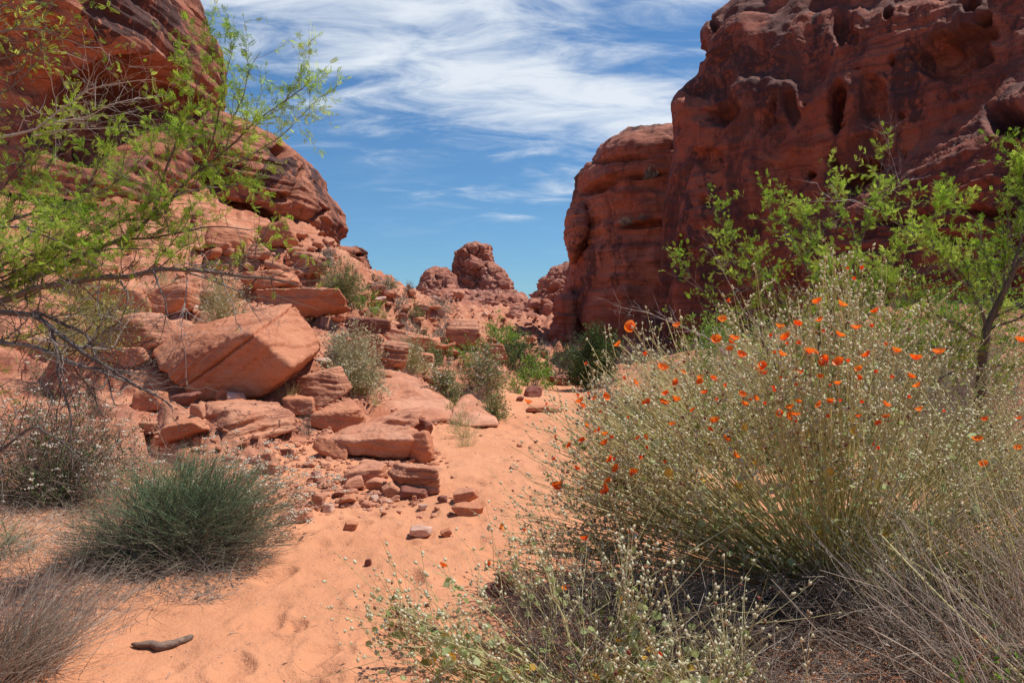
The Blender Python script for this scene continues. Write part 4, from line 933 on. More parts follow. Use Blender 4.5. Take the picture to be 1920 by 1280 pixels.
def shrub(px, foot, w_, h_, kind, label, name='shrub', cat='shrub', Y=None, seed=None, lean=0.0, k=1.0, group=None, dz=0.0):
    fm_, sm_, ns, nt_, nl, ls, nw = SHRUB[kind]; ns, nl = int(ns*k), int(nl*k*(3.6 if h_ > 120 else 1.15))
    b = hit(px, foot) if Y is None else np.array([(px-960)/F*Y, Y, gz((px-960)/F*Y, Y)]) if Y > 0 else P(px, foot, -Y)
    W, H = w_/F*b[1]/2, h_/F*b[1]; r = np.random.default_rng(seed or int(px*7+foot*13))
    base = b+np.array([0, W*.45, -.03+dz])
    tip = dome(ns, r, .3, .03); tip *= (1+.5*fbm(tip*2.3+px*.1, 3, .6, int(px)%50))[:, None]; tip = base+tip*np.array([W, W, H])+np.array([lean*W, 0, 0])
    st = base+np.stack([r.normal(size=ns)*W*.13, r.normal(size=ns)*W*.13, np.zeros(ns)], 1)
    mid = st*.5+tip*.5+np.stack([-(tip-base)[:, 0]*.14, -(tip-base)[:, 1]*.14, np.abs(r.normal(size=ns))*H*.10], 1)
    bz = bez(st, mid, tip, 4); rad = max(.0016, .00022*b[1])*(.8+.4*r.random(ns))
    g = Geo(); tubes(g, bz, rad[:, None]*np.linspace(1.3, .5, 4), 3, r.random(ns))
    pts = [tip]
    if nt_:
        q = np.repeat(np.arange(ns), nt_); t_ = r.uniform(.45, 1, len(q)); i0 = np.minimum((t_*3).astype(int), 2); fr = t_*3-i0
        p0 = bz[q, i0]*(1-fr[:, None])+bz[q, i0+1]*fr[:, None]
        dr = (tip-base)[q]/np.array([W, W, H]); dr = dr/(np.linalg.norm(dr, axis=1)[:, None]+1e-6)+r.normal(size=(len(q), 3))*.65; dr[:, 2] += .35
        p2 = p0+dr*min(W, H)*r.uniform(.12, .32, len(q))[:, None]
        tw = bez(p0, (p0+p2)/2+r.normal(size=p0.shape)*H*.02, p2, 3); tubes(g, tw, (rad[q]*.6)[:, None]*np.array([1, .8, .5]), 3, r.random(len(q)))
        pts.append(p2); pts.append((p0+p2)/2)
    root = empty(name, base, label, cat, group)
    g.obj('stems', sm_, root, base)
    pts = np.concatenate(pts)
    if nl:
        L = Geo(); i = r.integers(len(pts), size=nl); pp = pts[i]+r.normal(size=(nl, 3))*H*.028
        pp[:, 2] = np.maximum(pp[:, 2], base[2]+.02)
        dd = (pp-base)/np.array([W, W, H]); dd = dd/(np.linalg.norm(dd, axis=1)[:, None]+1e-6)+r.normal(size=dd.shape)*.7
        cl = pn((pp-base)/H*3.5, 5)*.6+.5
        scatter(L, LEAF[0], LEAF[1], pp, rotmats(nl, dd, r=r), min(H*ls, .010+.0036*b[1])*r.uniform(.6, 1.3, nl), np.clip(cl+r.normal(size=nl)*.2, 0, 1))
        L.obj('foliage', fm_, root, base)
    if nw:
        Bg = Geo(); n2 = int(nw*k); i = r.integers(ns, size=n2); pp = tip[i]+r.normal(size=(n2, 3))*H*.04; v_, f_ = SPLAT
        ok = (pp-base)[:, 2] > H*.35; pp = pp[ok]
        scatter(Bg, v_*np.array([1, 1, .5]), f_, pp, rotmats(len(pp), np.array([0, 0, 1.])+r.normal(size=(len(pp), 3))*.3, r=r), H*.03*r.uniform(.6, 1.3, len(pp)), r.random(len(pp)))
        Bg.obj('blossoms', M_WHITE, root, base)
    return root
SH = [
 (635, 577, 92, 78, 'olive', 'large olive green bush standing on the slope, tallest on the left hillside', 1.3), (585, 606, 64, 56, 'straw', 'straw coloured bush right above the huge cracked boulder', 1), (405, 612, 100, 100, 'straw', 'tall dry straw tuft behind the top edge of the huge boulder', 1.1),
 (612, 502, 44, 34, 'grey', 'blue grey shrub under the skyline outcrop', .7), (684, 590, 62, 44, 'green', 'bright green low patch right of the large olive bush', .7), (704, 612, 74, 28, 'yellow', 'yellowish grassy patch below the bright green patch', .6), (716, 566, 40, 34, 'grey', 'grey shrub touching the olive bush slope, near the skyline', .6),
 (746, 588, 40, 38, 'grey', 'grey dome shrub on the slope beneath the skyline shrubs', .6), (728, 541, 40, 18, 'olive', 'flat yellowish shrub on the skyline left of the round one', .5), (766, 556, 24, 20, 'grey', 'small round shrub on the skyline, rightmost of the ridge', .5), (699, 528, 18, 14, 'dark', 'tiny dark shrub on the skyline right of the outcrop', .4),
 (778, 610, 30, 36, 'olive', 'small upright olive shrub right of the grey dome shrub', .5), (765, 634, 52, 42, 'brown', 'dry brownish grey shrub above the flat sunlit slab', .7), (822, 588, 66, 30, 'grey', 'wide grey cushion shrub on the far slope, left of the butte foot', .7), (826, 606, 36, 20, 'grey', 'smaller grey shrub touching the wide cushion from below', .4),
 (829, 647, 38, 38, 'grey', 'round grey shrub left of the large layered boulder', .6), (792, 645, 40, 28, 'dark', 'dark green weed between the brown shrub and the round grey shrub', .5), (658, 742, 112, 122, 'mallow', 'large pale mallow shrub with a few orange flowers, right of the huge boulder', 1.5), (632, 690, 52, 62, 'grey', 'dark grey shrub behind the pale mallow shrub', .8),
 (768, 702, 80, 78, 'straw', 'straw green bush right of the stack of thin ledges', 1), (812, 690, 34, 54, 'olive', 'grey green bush between the sloping slabs and the layered boulder', .7), (762, 712, 44, 24, 'brown', 'dark dry tuft at the foot of the thin ledges', .5), (832, 760, 66, 82, 'white', 'white dotted bush at the upper end of the pointed slab', 1.2),
 (845, 784, 36, 40, 'yellow', 'thin yellowish tuft growing on the broad smooth slab', .3), (862, 800, 40, 60, 'straw', 'sparse upright straw weed in front of the pointed slab', .3), (908, 750, 92, 84, 'white', 'grey green bush full of white blossoms in the middle distance', 1.5), (872, 690, 66, 44, 'green', 'bright green feathery bush above the white blossomed bush', .9), (832, 690, 40, 24, 'green', 'small bright green tuft beside the feathery bush', .5),
 (945, 672, 80, 76, 'green', 'large green bush at the end of the wash, tallest of the green ones', 1.2), (975, 706, 84, 66, 'dark', 'dark green shaded bush behind the bright tuft at the end of the wash', 1.1), (1003, 728, 66, 56, 'green', 'bright green grass tussock at the end of the sandy wash', 1.2), (968, 738, 36, 34, 'green', 'small green tuft left of the bright tussock', .6),
 (926, 790, 58, 56, 'olive', 'olive green tuft hanging over the sand right of the pointed slab', 1), (872, 824, 76, 44, 'straw', 'scraggly dry plant at the edge of the sandy path', .45), (890, 760, 50, 46, 'brown', 'purplish brown dry shrub behind the pointed slab', .8), (538, 774, 60, 66, 'grass', 'dry grass tuft in the shade at the right foot of the huge boulder', .4),
 (574, 818, 46, 60, 'brown', 'wispy grey tuft right of the squat banded block', .4), (1018, 668, 40, 26, 'grey', 'little grey shrub in the rubble left of the big cliff foot', .5), (955, 690, 30, 26, 'yellow', 'small yellowish shrub beside the brown boulder', .5),
 (1050, 706, 90, 60, 'dark', 'dark shrub thicket in the shade at the cliff foot', 1), (1115, 728, 90, 110, 'dark', 'tall dark green shrub against the foot of the dome', 1.2), (1085, 700, 70, 60, 'brown', 'leafless grey shrub in the shade under the dome', .6), (1150, 790, 100, 70, 'grey', 'silvery grey shrub behind the left edge of the orange flowered bush', 1),
 (440, 508, 40, 20, 'green', 'small green plant high on the slope under the varnished crag', .4), (352, 640, 46, 30, 'yellow', 'little plant with yellow flowers behind the huge boulder', .4), (150, 690, 190, 150, 'yellow', 'yellowish green bush behind the bare lower branches of the left tree', 1.5), (300, 540, 60, 40, 'straw', 'dry tuft on the upper left slope', .4),
 (560, 600, 26, 30, 'brown', 'small dry tuft between the two straw bushes', .3), (700, 760, 40, 20, 'straw', 'thin straw on the broad smooth slab', .25),
]
for (px, fy, w_, h_, kd, lb, k_) in SH: shrub(px, fy, w_*1.12, h_*1.15, kd, lb, k=k_*(1.05 if h_ > 60 else .65))
# on the dome
for (px, py, w_, h_, Yd_, lb) in ((1222, 334, 26, 32, 31.6, 'round grey shrub clinging to the top right of the tall dome'), (1175, 420, 34, 18, 31.2, 'grey cushion shrub on a ledge halfway up the dome'), (1208, 410, 34, 12, 31.2, 'flat pale shrub beside the cushion shrub on the dome ledge')):
    shrub(px, py, w_, h_, 'grey', lb, Y=-Yd_, k=.6)
# right bank behind the flowering bush
for (px, Yb, w_, h_, kd, lb, k_) in ((1260, 9.5, 240, 140, 'straw', 'low straw bush under the left twigs of the right hand tree', 1), (1430, 8.8, 280, 190, 'straw', 'dry pale bush behind the top of the orange flowered bush', 1.3), (1560, 9.6, 280, 210, 'straw', 'tall straw coloured bush on the bank between the two green trees', 1.3),
    (1340, 7.2, 240, 150, 'green', 'fresh green low shrub hiding behind the flowering bush', 1), (1480, 6.9, 280, 180, 'olive', 'olive shrub directly behind the flowering bush', 1), (1660, 7.4, 330, 240, 'brown', 'tangled grey brown dead bush under the right hand tree', 1.3), (1800, 7.0, 300, 250, 'brown', 'dead twiggy bush around the trunk of the right hand tree', 1.3),
    (1900, 5.8, 320, 290, 'brown', 'grey brush pile at the right edge', 1.4), (1190, 8.2, 150, 90, 'olive', 'olive grey shrub at the bend of the wash behind the flowers', 1), (1250, 6.4, 170, 100, 'dark', 'dark green shrub close behind the left part of the flowering bush', .9)):
    shrub(px, 0, w_, h_, kd, lb, Y=Yb, k=k_*1.25)

# ---- trees with feathery leaves
def poly(lst, K=18, wig=.012, r=None):
    a = np.array([list(P(q[0], q[1], q[2]))+[q[3]] for q in lst]); t_ = np.linspace(0, len(a)-1, K)
    o = np.stack([np.interp(t_, range(len(a)), a[:, k]) for k in range(4)], 1)
    for k in range(3): o[1:-1, k] = (o[:-2, k]+2*o[1:-1, k]+o[2:, k])/4
    o[:, :3] += np.stack([pn(o[:, :3]*5, 80+k) for k in range(3)], 1)*wig*2
    return o
def feather_tree(root, base, limbs, twigs_per_m, leafy, seed, bare=(), tw=(.18, .5), fsz=.047, minpx=-260, up=.25, fper=20):
    r = np.random.default_rng(seed); gb = Geo(); gl = Geo(); gd = Geo(); p0 = []; dr = []; rd = []; lf = []
    for li, (lst, leaf) in enumerate(limbs):
        o = poly(lst); dead = leaf < 0
        tubes(gd if dead else gb, o[None, :, :3], o[None, :, 3], 6 if o[0, 3] > .008 else 4, r.random()*.5+.2)
        seg = np.linalg.norm(np.diff(o[:, :3], axis=0), axis=1); L = seg.sum(); n2 = int(L*twigs_per_m*(1.0 if leaf > 0 else .8))
        cs = np.concatenate([[0], np.cumsum(seg)]); t_ = r.uniform(.12, 1.0, n2)*L
        pp = np.stack([np.interp(t_, cs, o[:, k]) for k in range(4)], 1); T = np.gradient(o[:, :3], axis=0); T /= np.linalg.norm(T, axis=1)[:, None]
        tt_ = np.stack([np.interp(t_, cs, T[:, k]) for k in range(3)], 1)
        p0.append(pp[:, :3]); dr.append(tt_*.75+r.normal(size=(n2, 3))*np.array([.55, .45, .55])+np.array([0, 0, up if leaf >= 0 else .15])); rd.append(pp[:, 3]); lf.append(np.full(n2, leaf))
    p0, dr, rd, lf = map(np.concatenate, (p0, dr, rd, lf)); n2 = len(p0)
    dr /= np.linalg.norm(dr, axis=1)[:, None]; ln = r.uniform(*tw, n2)
    p2 = p0+dr*ln[:, None]; p1 = (p0+p2)/2+r.normal(size=p0.shape)*.035
    B = bez(p0, p1, p2, 7); B[:, 1:6] += r.normal(size=(n2, 5, 3))*.006
    r0 = np.clip(rd*.5, .0012, .004)
    dead = lf < 0
    tubes(gb, B[~dead], r0[~dead][:, None]*np.linspace(1, .35, 7), 3, r.random((~dead).sum())); tubes(gd, B[dead], r0[dead][:, None]*np.linspace(1, .4, 7), 3, r.random(dead.sum()))
    # second order spurs
    n3 = n2*3; q = r.integers(n2, size=n3); k = r.integers(2, 6, size=n3); s0 = B[q, k]; sd_ = dr[q]*.5+r.normal(size=(n3, 3))*.6+np.array([0, 0, .1]); s2 = s0+sd_*r.uniform(.05, .16, n3)[:, None]
    S = bez(s0, (s0+s2)/2+r.normal(size=s0.shape)*.01, s2, 3); dq = dead[q]
    tubes(gb, S[~dq], (r0[q][~dq]*.5)[:, None]*np.array([1, .8, .5]), 3, r.random((~dq).sum())); tubes(gd, S[dq], (r0[q][dq]*.5)[:, None]*np.array([1, .8, .5]), 3, r.random(dq.sum()))
    # leaves sit in tufts along twigs and spurs
    fp = []; fd = []
    for (C, own, D) in ((B, np.arange(n2), dr), (S, q, sd_)):
        m_ = int(fper if C is B else fper*.35)
        pr = np.clip(lf[own], 0, 1); rep = np.repeat(np.arange(len(C)), m_); rep = rep[r.random(len(rep)) < pr[rep]]
        t_ = r.uniform(.25, 1, len(rep))*(C.shape[1]-1); i0 = np.minimum(t_.astype(int), C.shape[1]-2); fr = (t_-i0)[:, None]
        fp.append(C[rep, i0]*(1-fr)+C[rep, i0+1]*fr); fd.append(D[rep]*.6+r.normal(size=(len(rep), 3))*.8+np.array([0, 0, .25]))
    fp = np.concatenate(fp); fd = np.concatenate(fd)
    if leafy < 1: kk_ = r.random(len(fp)) < leafy; fp, fd = fp[kk_], fd[kk_]
    scatter(gl, FEATHER[0], FEATHER[1], fp, rotmats(len(fp), fd, r=r), fsz*r.uniform(.45, 1.15, len(fp)), np.clip(.5+pn(fp*3, 7)*.6+r.normal(size=len(fp))*.22, 0, 1))
    gb.obj('branches', M_BARK, root, base)
    if gd.v: gd.obj('dead_twigs', M_DEADWOOD, root, base)
    gl.obj('foliage', M_ACACIA, root, base, smooth=False)
    return len(fp)
LT = [  # limbs of the left tree: (px, py, distance, radius), leafiness (negative = bare dead wood)
 ([(-420, 1090, 4.5, .075), (-360, 900, 4.4, .06), (-280, 720, 4.3, .045), (-200, 640, 4.2, .034)], .0),
 ([(-200, 640, 4.2, .034), (-80, 585, 4.05, .024), (0, 562, 3.9, .019), (150, 522, 3.7, .016), (330, 505, 3.6, .012), (480, 515, 3.5, .008), (555, 534, 3.45, .003)], .04),
 ([(-200, 640, 4.2, .03), (0, 540, 4.0, .014), (120, 500, 4, .012), (215, 452, 4, .011), (272, 420, 4, .010), (300, 388, 4, .009), (385, 314, 3.9, .007), (470, 232, 3.9, .004), (582, 155, 3.9, .0015)], .55),
 ([(290, 398, 4, .008), (305, 330, 3.9, .006), (335, 250, 3.9, .0045), (365, 180, 3.85, .003), (388, 108, 3.8, .0015)], .7),
 ([(372, 322, 3.9, .006), (402, 250, 3.9, .004), (425, 165, 3.85, .003), (438, 82, 3.8, .0012)], .7),
 ([(415, 285, 3.9, .005), (450, 190, 3.8, .003), (472, 140, 3.8, .002), (491, 98, 3.8, .0012)], .6),
 ([(385, 314, 3.9, .005), (465, 295, 4.0, .004), (520, 260, 4.0, .003), (576, 198, 4.0, .0012)], .45),
 ([(330, 365, 3.9, .006), (420, 350, 4.0, .004), (500, 330, 4.0, .002)], .8), ([(200, 458, 3.9, .008), (300, 440, 3.8, .006), (400, 425, 3.7, .004), (500, 430, 3.7, .002)], .65),
 ([(-200, 640, 4.2, .028), (-60, 600, 3.9, .022), (10, 578, 3.6, .018), (70, 592, 3.5, .014), (120, 640, 3.4, .012), (200, 690, 3.35, .008), (270, 735, 3.3, .005), (325, 765, 3.3, .003)], .0),
 ([(90, 610, 3.45, .011), (108, 690, 3.4, .008), (132, 780, 3.35, .005), (138, 880, 3.3, .002)], 0), ([(-80, 655, 3.6, .02), (0, 635, 3.5, .016), (90, 662, 3.45, .012), (170, 692, 3.4, .009), (260, 722, 3.35, .004), (330, 772, 3.3, .002)], 0),
 ([(60, 582, 3.6, .01), (160, 625, 3.5, .008), (190, 680, 3.4, .006), (215, 760, 3.35, .003)], 0), ([(150, 690, 3.4, .006), (230, 692, 3.4, .004), (310, 705, 3.4, .002)], 0),
 ([(-60, 900, 3.2, .008), (60, 790, 3.2, .006), (120, 830, 3.2, .004), (190, 920, 3.2, .002)], 0),
 ([(330, 505, 3.6, .006), (400, 528, 3.6, .004), (460, 552, 3.6, .003), (494, 600, 3.6, .0015)], 0), ([(290, 512, 3.6, .006), (312, 560, 3.5, .004), (306, 620, 3.5, .002), (290, 650, 3.5, .001)], 0), ([(230, 520, 3.6, .006), (238, 560, 3.5, .004), (222, 640, 3.5, .0015)], 0),
 ([(350, 520, 3.6, .004), (345, 600, 3.5, .0025), (350, 725, 3.5, .0015)], -1), ([(185, 520, 3.7, .004), (190, 600, 3.6, .003), (190, 650, 3.6, .0015)], -1), ([(60, 640, 3.4, .004), (210, 660, 3.4, .003), (260, 580, 3.5, .0015)], -.9),
 ([(-240, 330, 4.1, .02), (-60, 270, 4.0, .012), (0, 262, 4.0, .009), (80, 235, 4.0, .006), (140, 185, 4.0, .004), (190, 158, 3.9, .003), (292, 152, 3.9, .0015)], -1),
 ([(80, 236, 4.0, .005), (170, 215, 4, .004), (230, 190, 4, .003), (318, 178, 4, .0012)], -1), ([(175, 205, 4, .003), (184, 140, 4, .002), (213, 113, 4, .001)], -1), ([(60, 250, 4, .005), (160, 240, 4, .003), (250, 238, 4, .0015)], -1),
 ([(-260, 300, 4.2, .02), (-120, 120, 4, .012), (0, 60, 3.9, .007), (60, 50, 3.9, .005), (140, 85, 3.9, .003), (200, 100, 3.9, .0015)], .05), ([(-120, 120, 4, .01), (0, 112, 3.9, .005), (60, 100, 3.9, .004), (110, 60, 3.9, .0015)], .15), ([(-160, 60, 4, .01), (0, 8, 4, .005), (60, 20, 4, .003), (130, -10, 4, .0015)], .15),
 ([(-100, 200, 4, .008), (20, 170, 4, .005), (70, 110, 4, .003), (90, 40, 4, .0012)], .15),
 ([(-220, 620, 4.3, .02), (-60, 450, 4.2, .012), (40, 360, 4.2, .008), (100, 300, 4.1, .005), (150, 215, 4.1, .002)], .25), ([(-220, 600, 4.3, .02), (-60, 440, 4.1, .012), (60, 400, 4.1, .009), (160, 372, 4.1, .007), (240, 330, 4.1, .004), (300, 262, 4.1, .0015)], .6),
 ([(-120, 560, 4.1, .012), (0, 470, 4.0, .008), (110, 420, 4.0, .006), (170, 340, 4.0, .004), (200, 250, 4.0, .0015)], .6), ([(-120, 560, 4, .012), (20, 490, 3.8, .009), (150, 452, 3.8, .007), (240, 410, 3.8, .004), (330, 405, 3.8, .0015)], .95),
 ([(0, 520, 3.8, .008), (120, 480, 3.7, .006), (230, 470, 3.7, .004), (330, 470, 3.7, .0015)], .8), ([(-60, 450, 4.2, .008), (20, 330, 4.1, .005), (70, 270, 4.1, .002)], .6), ([(-60, 540, 3.9, .008), (30, 520, 3.8, .006), (90, 450, 3.7, .003), (120, 380, 3.7, .0015)], .9),
 ([(-90, 690, 3.5, .008), (0, 640, 3.5, .005), (50, 600, 3.5, .003)], .5), ([(-60, 420, 3.6, .008), (60, 430, 3.5, .005), (180, 500, 3.5, .003)], .8),
]
bT = P(-430, 1100, 4.5); bT[2] = gz(bT[0], bT[1])-.05; LT[0][0][0] = (-430, 640+(CAMZ-bT[2])*F/4.5, 4.5, .08)
t = empty('acacia_tree', bT, 'thorny tree with feathery bright green leaves and bare dark lower branches, left edge', 'tree')
n1 = feather_tree(t, bT, LT, 23, 1.0, 101, tw=(.10, .38))
# the right hand tree
bR = P(1835, 780, 5.3); bR[2] = gz(bR[0], bR[1])-.05
RT = [([(1832, 640+(CAMZ-bR[2])*F/5.3, 5.3, .05), (1838, 700, 5.3, .034), (1848, 640, 5.2, .03), (1853, 600, 5.2, .026), (1882, 545, 5.1, .022), (1925, 470, 5.0, .015), (2000, 400, 5, .008)], .1),
 ([(1850, 612, 5.2, .014), (1830, 560, 5.2, .010), (1795, 500, 5.2, .007), (1720, 440, 5.2, .005), (1655, 398, 5.2, .002)], .4), ([(1830, 560, 5.2, .01), (1770, 490, 5.1, .006), (1740, 430, 5.1, .003), (1755, 385, 5.1, .0015)], .7), ([(1870, 560, 5.2, .01), (1850, 480, 5.2, .006), (1835, 420, 5.2, .004), (1790, 375, 5.2, .0015)], .7),
 ([(1882, 545, 5.1, .01), (1885, 470, 5.1, .006), (1892, 400, 5.1, .004), (1885, 360, 5.1, .0015)], .6), ([(1900, 505, 5.0, .01), (1925, 400, 5, .006), (1915, 300, 5, .003), (1912, 270, 5, .0015)], .7), ([(1850, 640, 5.2, .012), (1780, 600, 5.1, .008), (1700, 560, 5.1, .005), (1640, 500, 5.1, .002)], .5),
 ([(1845, 660, 5.2, .012), (1760, 650, 5.0, .008), (1690, 640, 5.0, .005), (1650, 590, 5.0, .002)], .5), ([(1850, 620, 5.2, .012), (1900, 600, 5.1, .008), (1970, 560, 5, .004)], .8), ([(1855, 600, 5.2, .01), (1925, 560, 5.1, .007), (2000, 540, 5.1, .003)], .8),
 ([(1840, 690, 5.2, .012), (1800, 690, 5.0, .008), (1740, 720, 5.0, .004), (1700, 760, 5.0, .002)], .3), ([(1842, 690, 5.2, .012), (1900, 680, 5.0, .008), (1980, 700, 5.0, .004)], .6), ([(1700, 560, 5.1, .005), (1620, 540, 5.1, .003), (1560, 500, 5.1, .0015)], .4), ([(1650, 398, 5.2, .003), (1600, 375, 5.2, .002), (1545, 380, 5.2, .001)], -.6)]
t = empty('acacia_tree', bR, 'green feathery tree with a forked dark trunk at the right edge behind the orange flowers', 'tree')
n2_ = feather_tree(t, bR, RT, 22, 1.0, 102, fsz=.050, tw=(.10, .34), fper=26)
bM = P(1530, 700, 6.2); bM[2] = gz(bM[0], bM[1])-.05; fy = 640+(CAMZ-bM[2])*F/6.2
MT = [([(1530, fy, 6.2, .022), (1515, 640, 6.1, .014), (1470, 570, 6.0, .010), (1420, 500, 6.0, .006), (1350, 420, 6.0, .003), (1338, 388, 6.0, .0012)], .5), ([(1525, fy, 6.2, .018), (1440, 640, 6.1, .012), (1370, 600, 6.1, .008), (1310, 540, 6.1, .004), (1272, 482, 6.1, .0015)], .3),
 ([(1535, fy, 6.2, .018), (1540, 620, 6.1, .012), (1520, 520, 6.0, .008), (1480, 440, 6.0, .004), (1440, 392, 6.0, .0015)], .6), ([(1540, fy, 6.2, .018), (1560, 600, 6.2, .012), (1550, 500, 6.2, .008), (1510, 420, 6.2, .004), (1502, 385, 6.2, .0015)], .7),
 ([(1545, fy, 6.2, .018), (1590, 590, 6.2, .013), (1600, 500, 6.1, .010), (1632, 400, 6.0, .006), (1645, 345, 6.0, .003), (1655, 285, 6.0, .0012)], .6), ([(1610, 470, 6.1, .006), (1590, 400, 6.1, .004), (1560, 340, 6.1, .0015)], .6), ([(1590, 590, 6.2, .01), (1660, 520, 6.1, .006), (1700, 450, 6.1, .003), (1715, 400, 6.1, .0015)], .7),
 ([(1470, 570, 6.0, .006), (1400, 540, 6.0, .004), (1370, 480, 6.0, .0015)], .5), ([(1500, 610, 6.1, .006), (1440, 560, 6.0, .004), (1400, 470, 6.0, .002)], .6), ([(1520, fy, 6.2, .012), (1350, 640, 6.1, .007), (1220, 590, 6.1, .003), (1150, 570, 6.1, .0015)], -.7), ([(1440, 640, 6.1, .006), (1380, 560, 6.1, .003), (1335, 460, 6.1, .001)], -.8),
 ([(1640, 380, 6.0, .003), (1690, 350, 6.0, .002), (1660, 265, 6.0, .001)], -.3), ([(1550, 640, 6.1, .01), (1620, 600, 6.0, .006), (1650, 540, 6.0, .003)], .6)]
t = empty('acacia_bush', bM, 'many stemmed feathery green acacia bush rising before the shaded cliff, left of the forked tree', 'bush')
n3_ = feather_tree(t, bM, MT, 20, 1.0, 103, fsz=.052, tw=(.10, .32), fper=22)
print('feathers', n1, n2_, n3_)

# ---- the globemallow in flower
def mallow(base, NS, rx, ry, rz, label, flowers, seed, az=(0, 6.283), name='flowering_bush', nleaf=2600, big_leaves=120, podk=1.0, lean=(0, 0, 0), leafs=(.018, .034), up=.05, leafzone=(.25, .95), cat='flowering shrub', zpow=1.0, stem_r=.0022, wings=0, nearf=1.0, shoot=.48):
    r = np.random.default_rng(seed); root = empty(name, base, label, cat)
    a = r.uniform(*az, NS); z = up+(1-up)*r.random(NS)**zpow; s = np.sqrt(1-z*z); k = r.uniform(.72, 1.04, NS)
    ncl = max(8, NS//9); ca = r.uniform(*az, ncl); cz = up+(1-up)*r.random(ncl)**zpow; ci = r.integers(ncl, size=NS); cl_ = r.random(NS) < .8
    ckk = r.uniform(.80, 1.06, ncl); a = np.where(cl_, ca[ci]+r.normal(size=NS)*.10, a); z = np.clip(np.where(cl_, cz[ci]+r.normal(size=NS)*.06, z), .02, .999); k = np.where(cl_, ckk[ci]*r.uniform(.86, 1.05, NS), k); s = np.sqrt(1-z*z)
    if wings:
        e_ = int(NS*wings); a[:e_] = np.where(r.random(e_) < .72, math.pi, 0)+r.normal(size=e_)*.38; z[:e_] = r.uniform(.02, .60, e_); s = np.sqrt(1-z*z)
    fy_ = np.where(np.sin(a) < 0, nearf, 1.0)
    tip = base+np.stack([np.cos(a)*s*rx, np.sin(a)*s*ry*fy_, z*rz], 1)*k[:, None]+np.array(lean)*s[:, None]
    fl = np.array([P(*q) for q in flowers]); tip = np.concatenate([tip, fl]) if len(fl) else tip; n = len(tip)
    st = base+np.stack([r.normal(size=n)*.07, r.normal(size=n)*.06, np.zeros(n)], 1)
    v = tip-st; hz = np.linalg.norm(v[:, :2], axis=1)
    mid = st+v*.5+np.stack([v[:, 0]*.06, v[:, 1]*.06, -.02+.10*hz*(z.mean())], 1)*r.uniform(-.6, 1.6, n)[:, None]+r.normal(size=(n, 3))*.065
    K = 9; B = bez(st, mid, tip, K); B[:, 2:-1] += r.normal(size=(n, K-3, 3))*.008
    G_ = Geo(); tubes(G_, B, stem_r*np.where(r.random(n) < .3, r.uniform(1.1, 1.5, n), r.uniform(.55, .9, n))[:, None]*np.linspace(1.25, .45, K), 4, r.random(n))
    # side shoots in the upper half
    q = np.repeat(np.arange(n), 5); t_ = r.uniform(shoot, .98, len(q))*(K-1); i0 = np.minimum(t_.astype(int), K-2); fr = (t_-i0)[:, None]
    p0 = B[q, i0]*(1-fr)+B[q, i0+1]*fr; d = v[q]/(np.linalg.norm(v[q], axis=1)[:, None]); d = d*.8+r.normal(size=d.shape)*.42+np.array([0, 0, .25]); ln = r.uniform(.05, .24, len(q))
    p2 = p0+d*ln[:, None]; tw = bez(p0, (p0+p2)/2+r.normal(size=p0.shape)*.012, p2, 4)
    tubes(G_, tw, (max(stem_r*.5, .0013)*r.uniform(.8, 1.2, len(q)))[:, None]*np.array([1, .85, .7, .5]), 3, r.random(len(q)))
    G_.obj('stems', M_TAN, root, base)
    # pods and buds on the shoots
    reps = r.integers(3, 9, len(q)); w2 = np.repeat(np.arange(len(q)), (reps*podk).astype(int)); tt_ = r.uniform(.15, 1.0, len(w2))[:, None]
    pp = tw[w2, 0]*(1-tt_)+tw[w2, 3]*tt_+r.normal(size=(len(w2), 3))*.0035
    dd = d[w2]*.6+r.normal(size=(len(w2), 3))*.5+np.array([0, 0, .5]); tone = np.where(r.random(len(w2)) < .07, r.uniform(0, .12, len(w2)), r.uniform(.2, 1, len(w2)))
    G2 = Geo(); scatter(G2, POD[0]*np.array([1.1, 1.1, 1]), POD[1], pp, rotmats(len(pp), dd, r=r), r.uniform(.010, .024, len(pp)), tone)
    G2.obj('seed_pods', M_POD, root, base)
    # leaves
    def leaf_spots(N, lo, hi):
        i = r.integers(n, size=N); t_ = r.uniform(lo, hi, N)*(K-1); j = np.minimum(t_.astype(int), K-2); f_ = (t_-j)[:, None]
        return B[i, j]*(1-f_)+B[i, j+1]*f_+r.normal(size=(N, 3))*.018
    G3 = Geo(); lp = leaf_spots(nleaf, *leafzone); scatter(G3, FAN[0], FAN[1], lp, rotmats(nleaf, r.normal(size=(nleaf, 3))+np.array([0, 0, .3]), r=r), r.uniform(*leafs, nleaf), np.clip(r.normal(size=nleaf)*.25+.5, 0, 1))
    G3.obj('foliage', M_MLEAF, root, base)
    # individually visible leaves and the yellowed ones
    bl = Geo(); bl.add(FAN[0], FAN[1], .85); me_l = bl.mesh('leaf', M_MLEAF); yl = Geo(); yl.add(FAN[0], FAN[1], .6); me_y = yl.mesh('yellow_leaf', M_YLEAF)
    spots = leaf_spots(big_leaves*8, .25, .8); spots = spots[np.argsort(spots[:, 1])][:big_leaves*3]; r.shuffle(spots)
    for k2 in range(big_leaves):
        yel = k2 % 4 == 0; o = bpy.data.objects.new('yellow_leaf' if yel else 'leaf', me_y if yel else me_l); COL.objects.link(o); o.parent = root
        o.location = [float(c) for c in (spots[k2]-base+np.array([0, -.02, 0]))]; s_ = r.uniform(.024, .040); o.scale = (s_, s_, s_); o.rotation_euler = (r.normal()*.8, r.normal()*.6, r.random()*6.28)
    # flowers: petals, centre, papery cup
    mfs = []
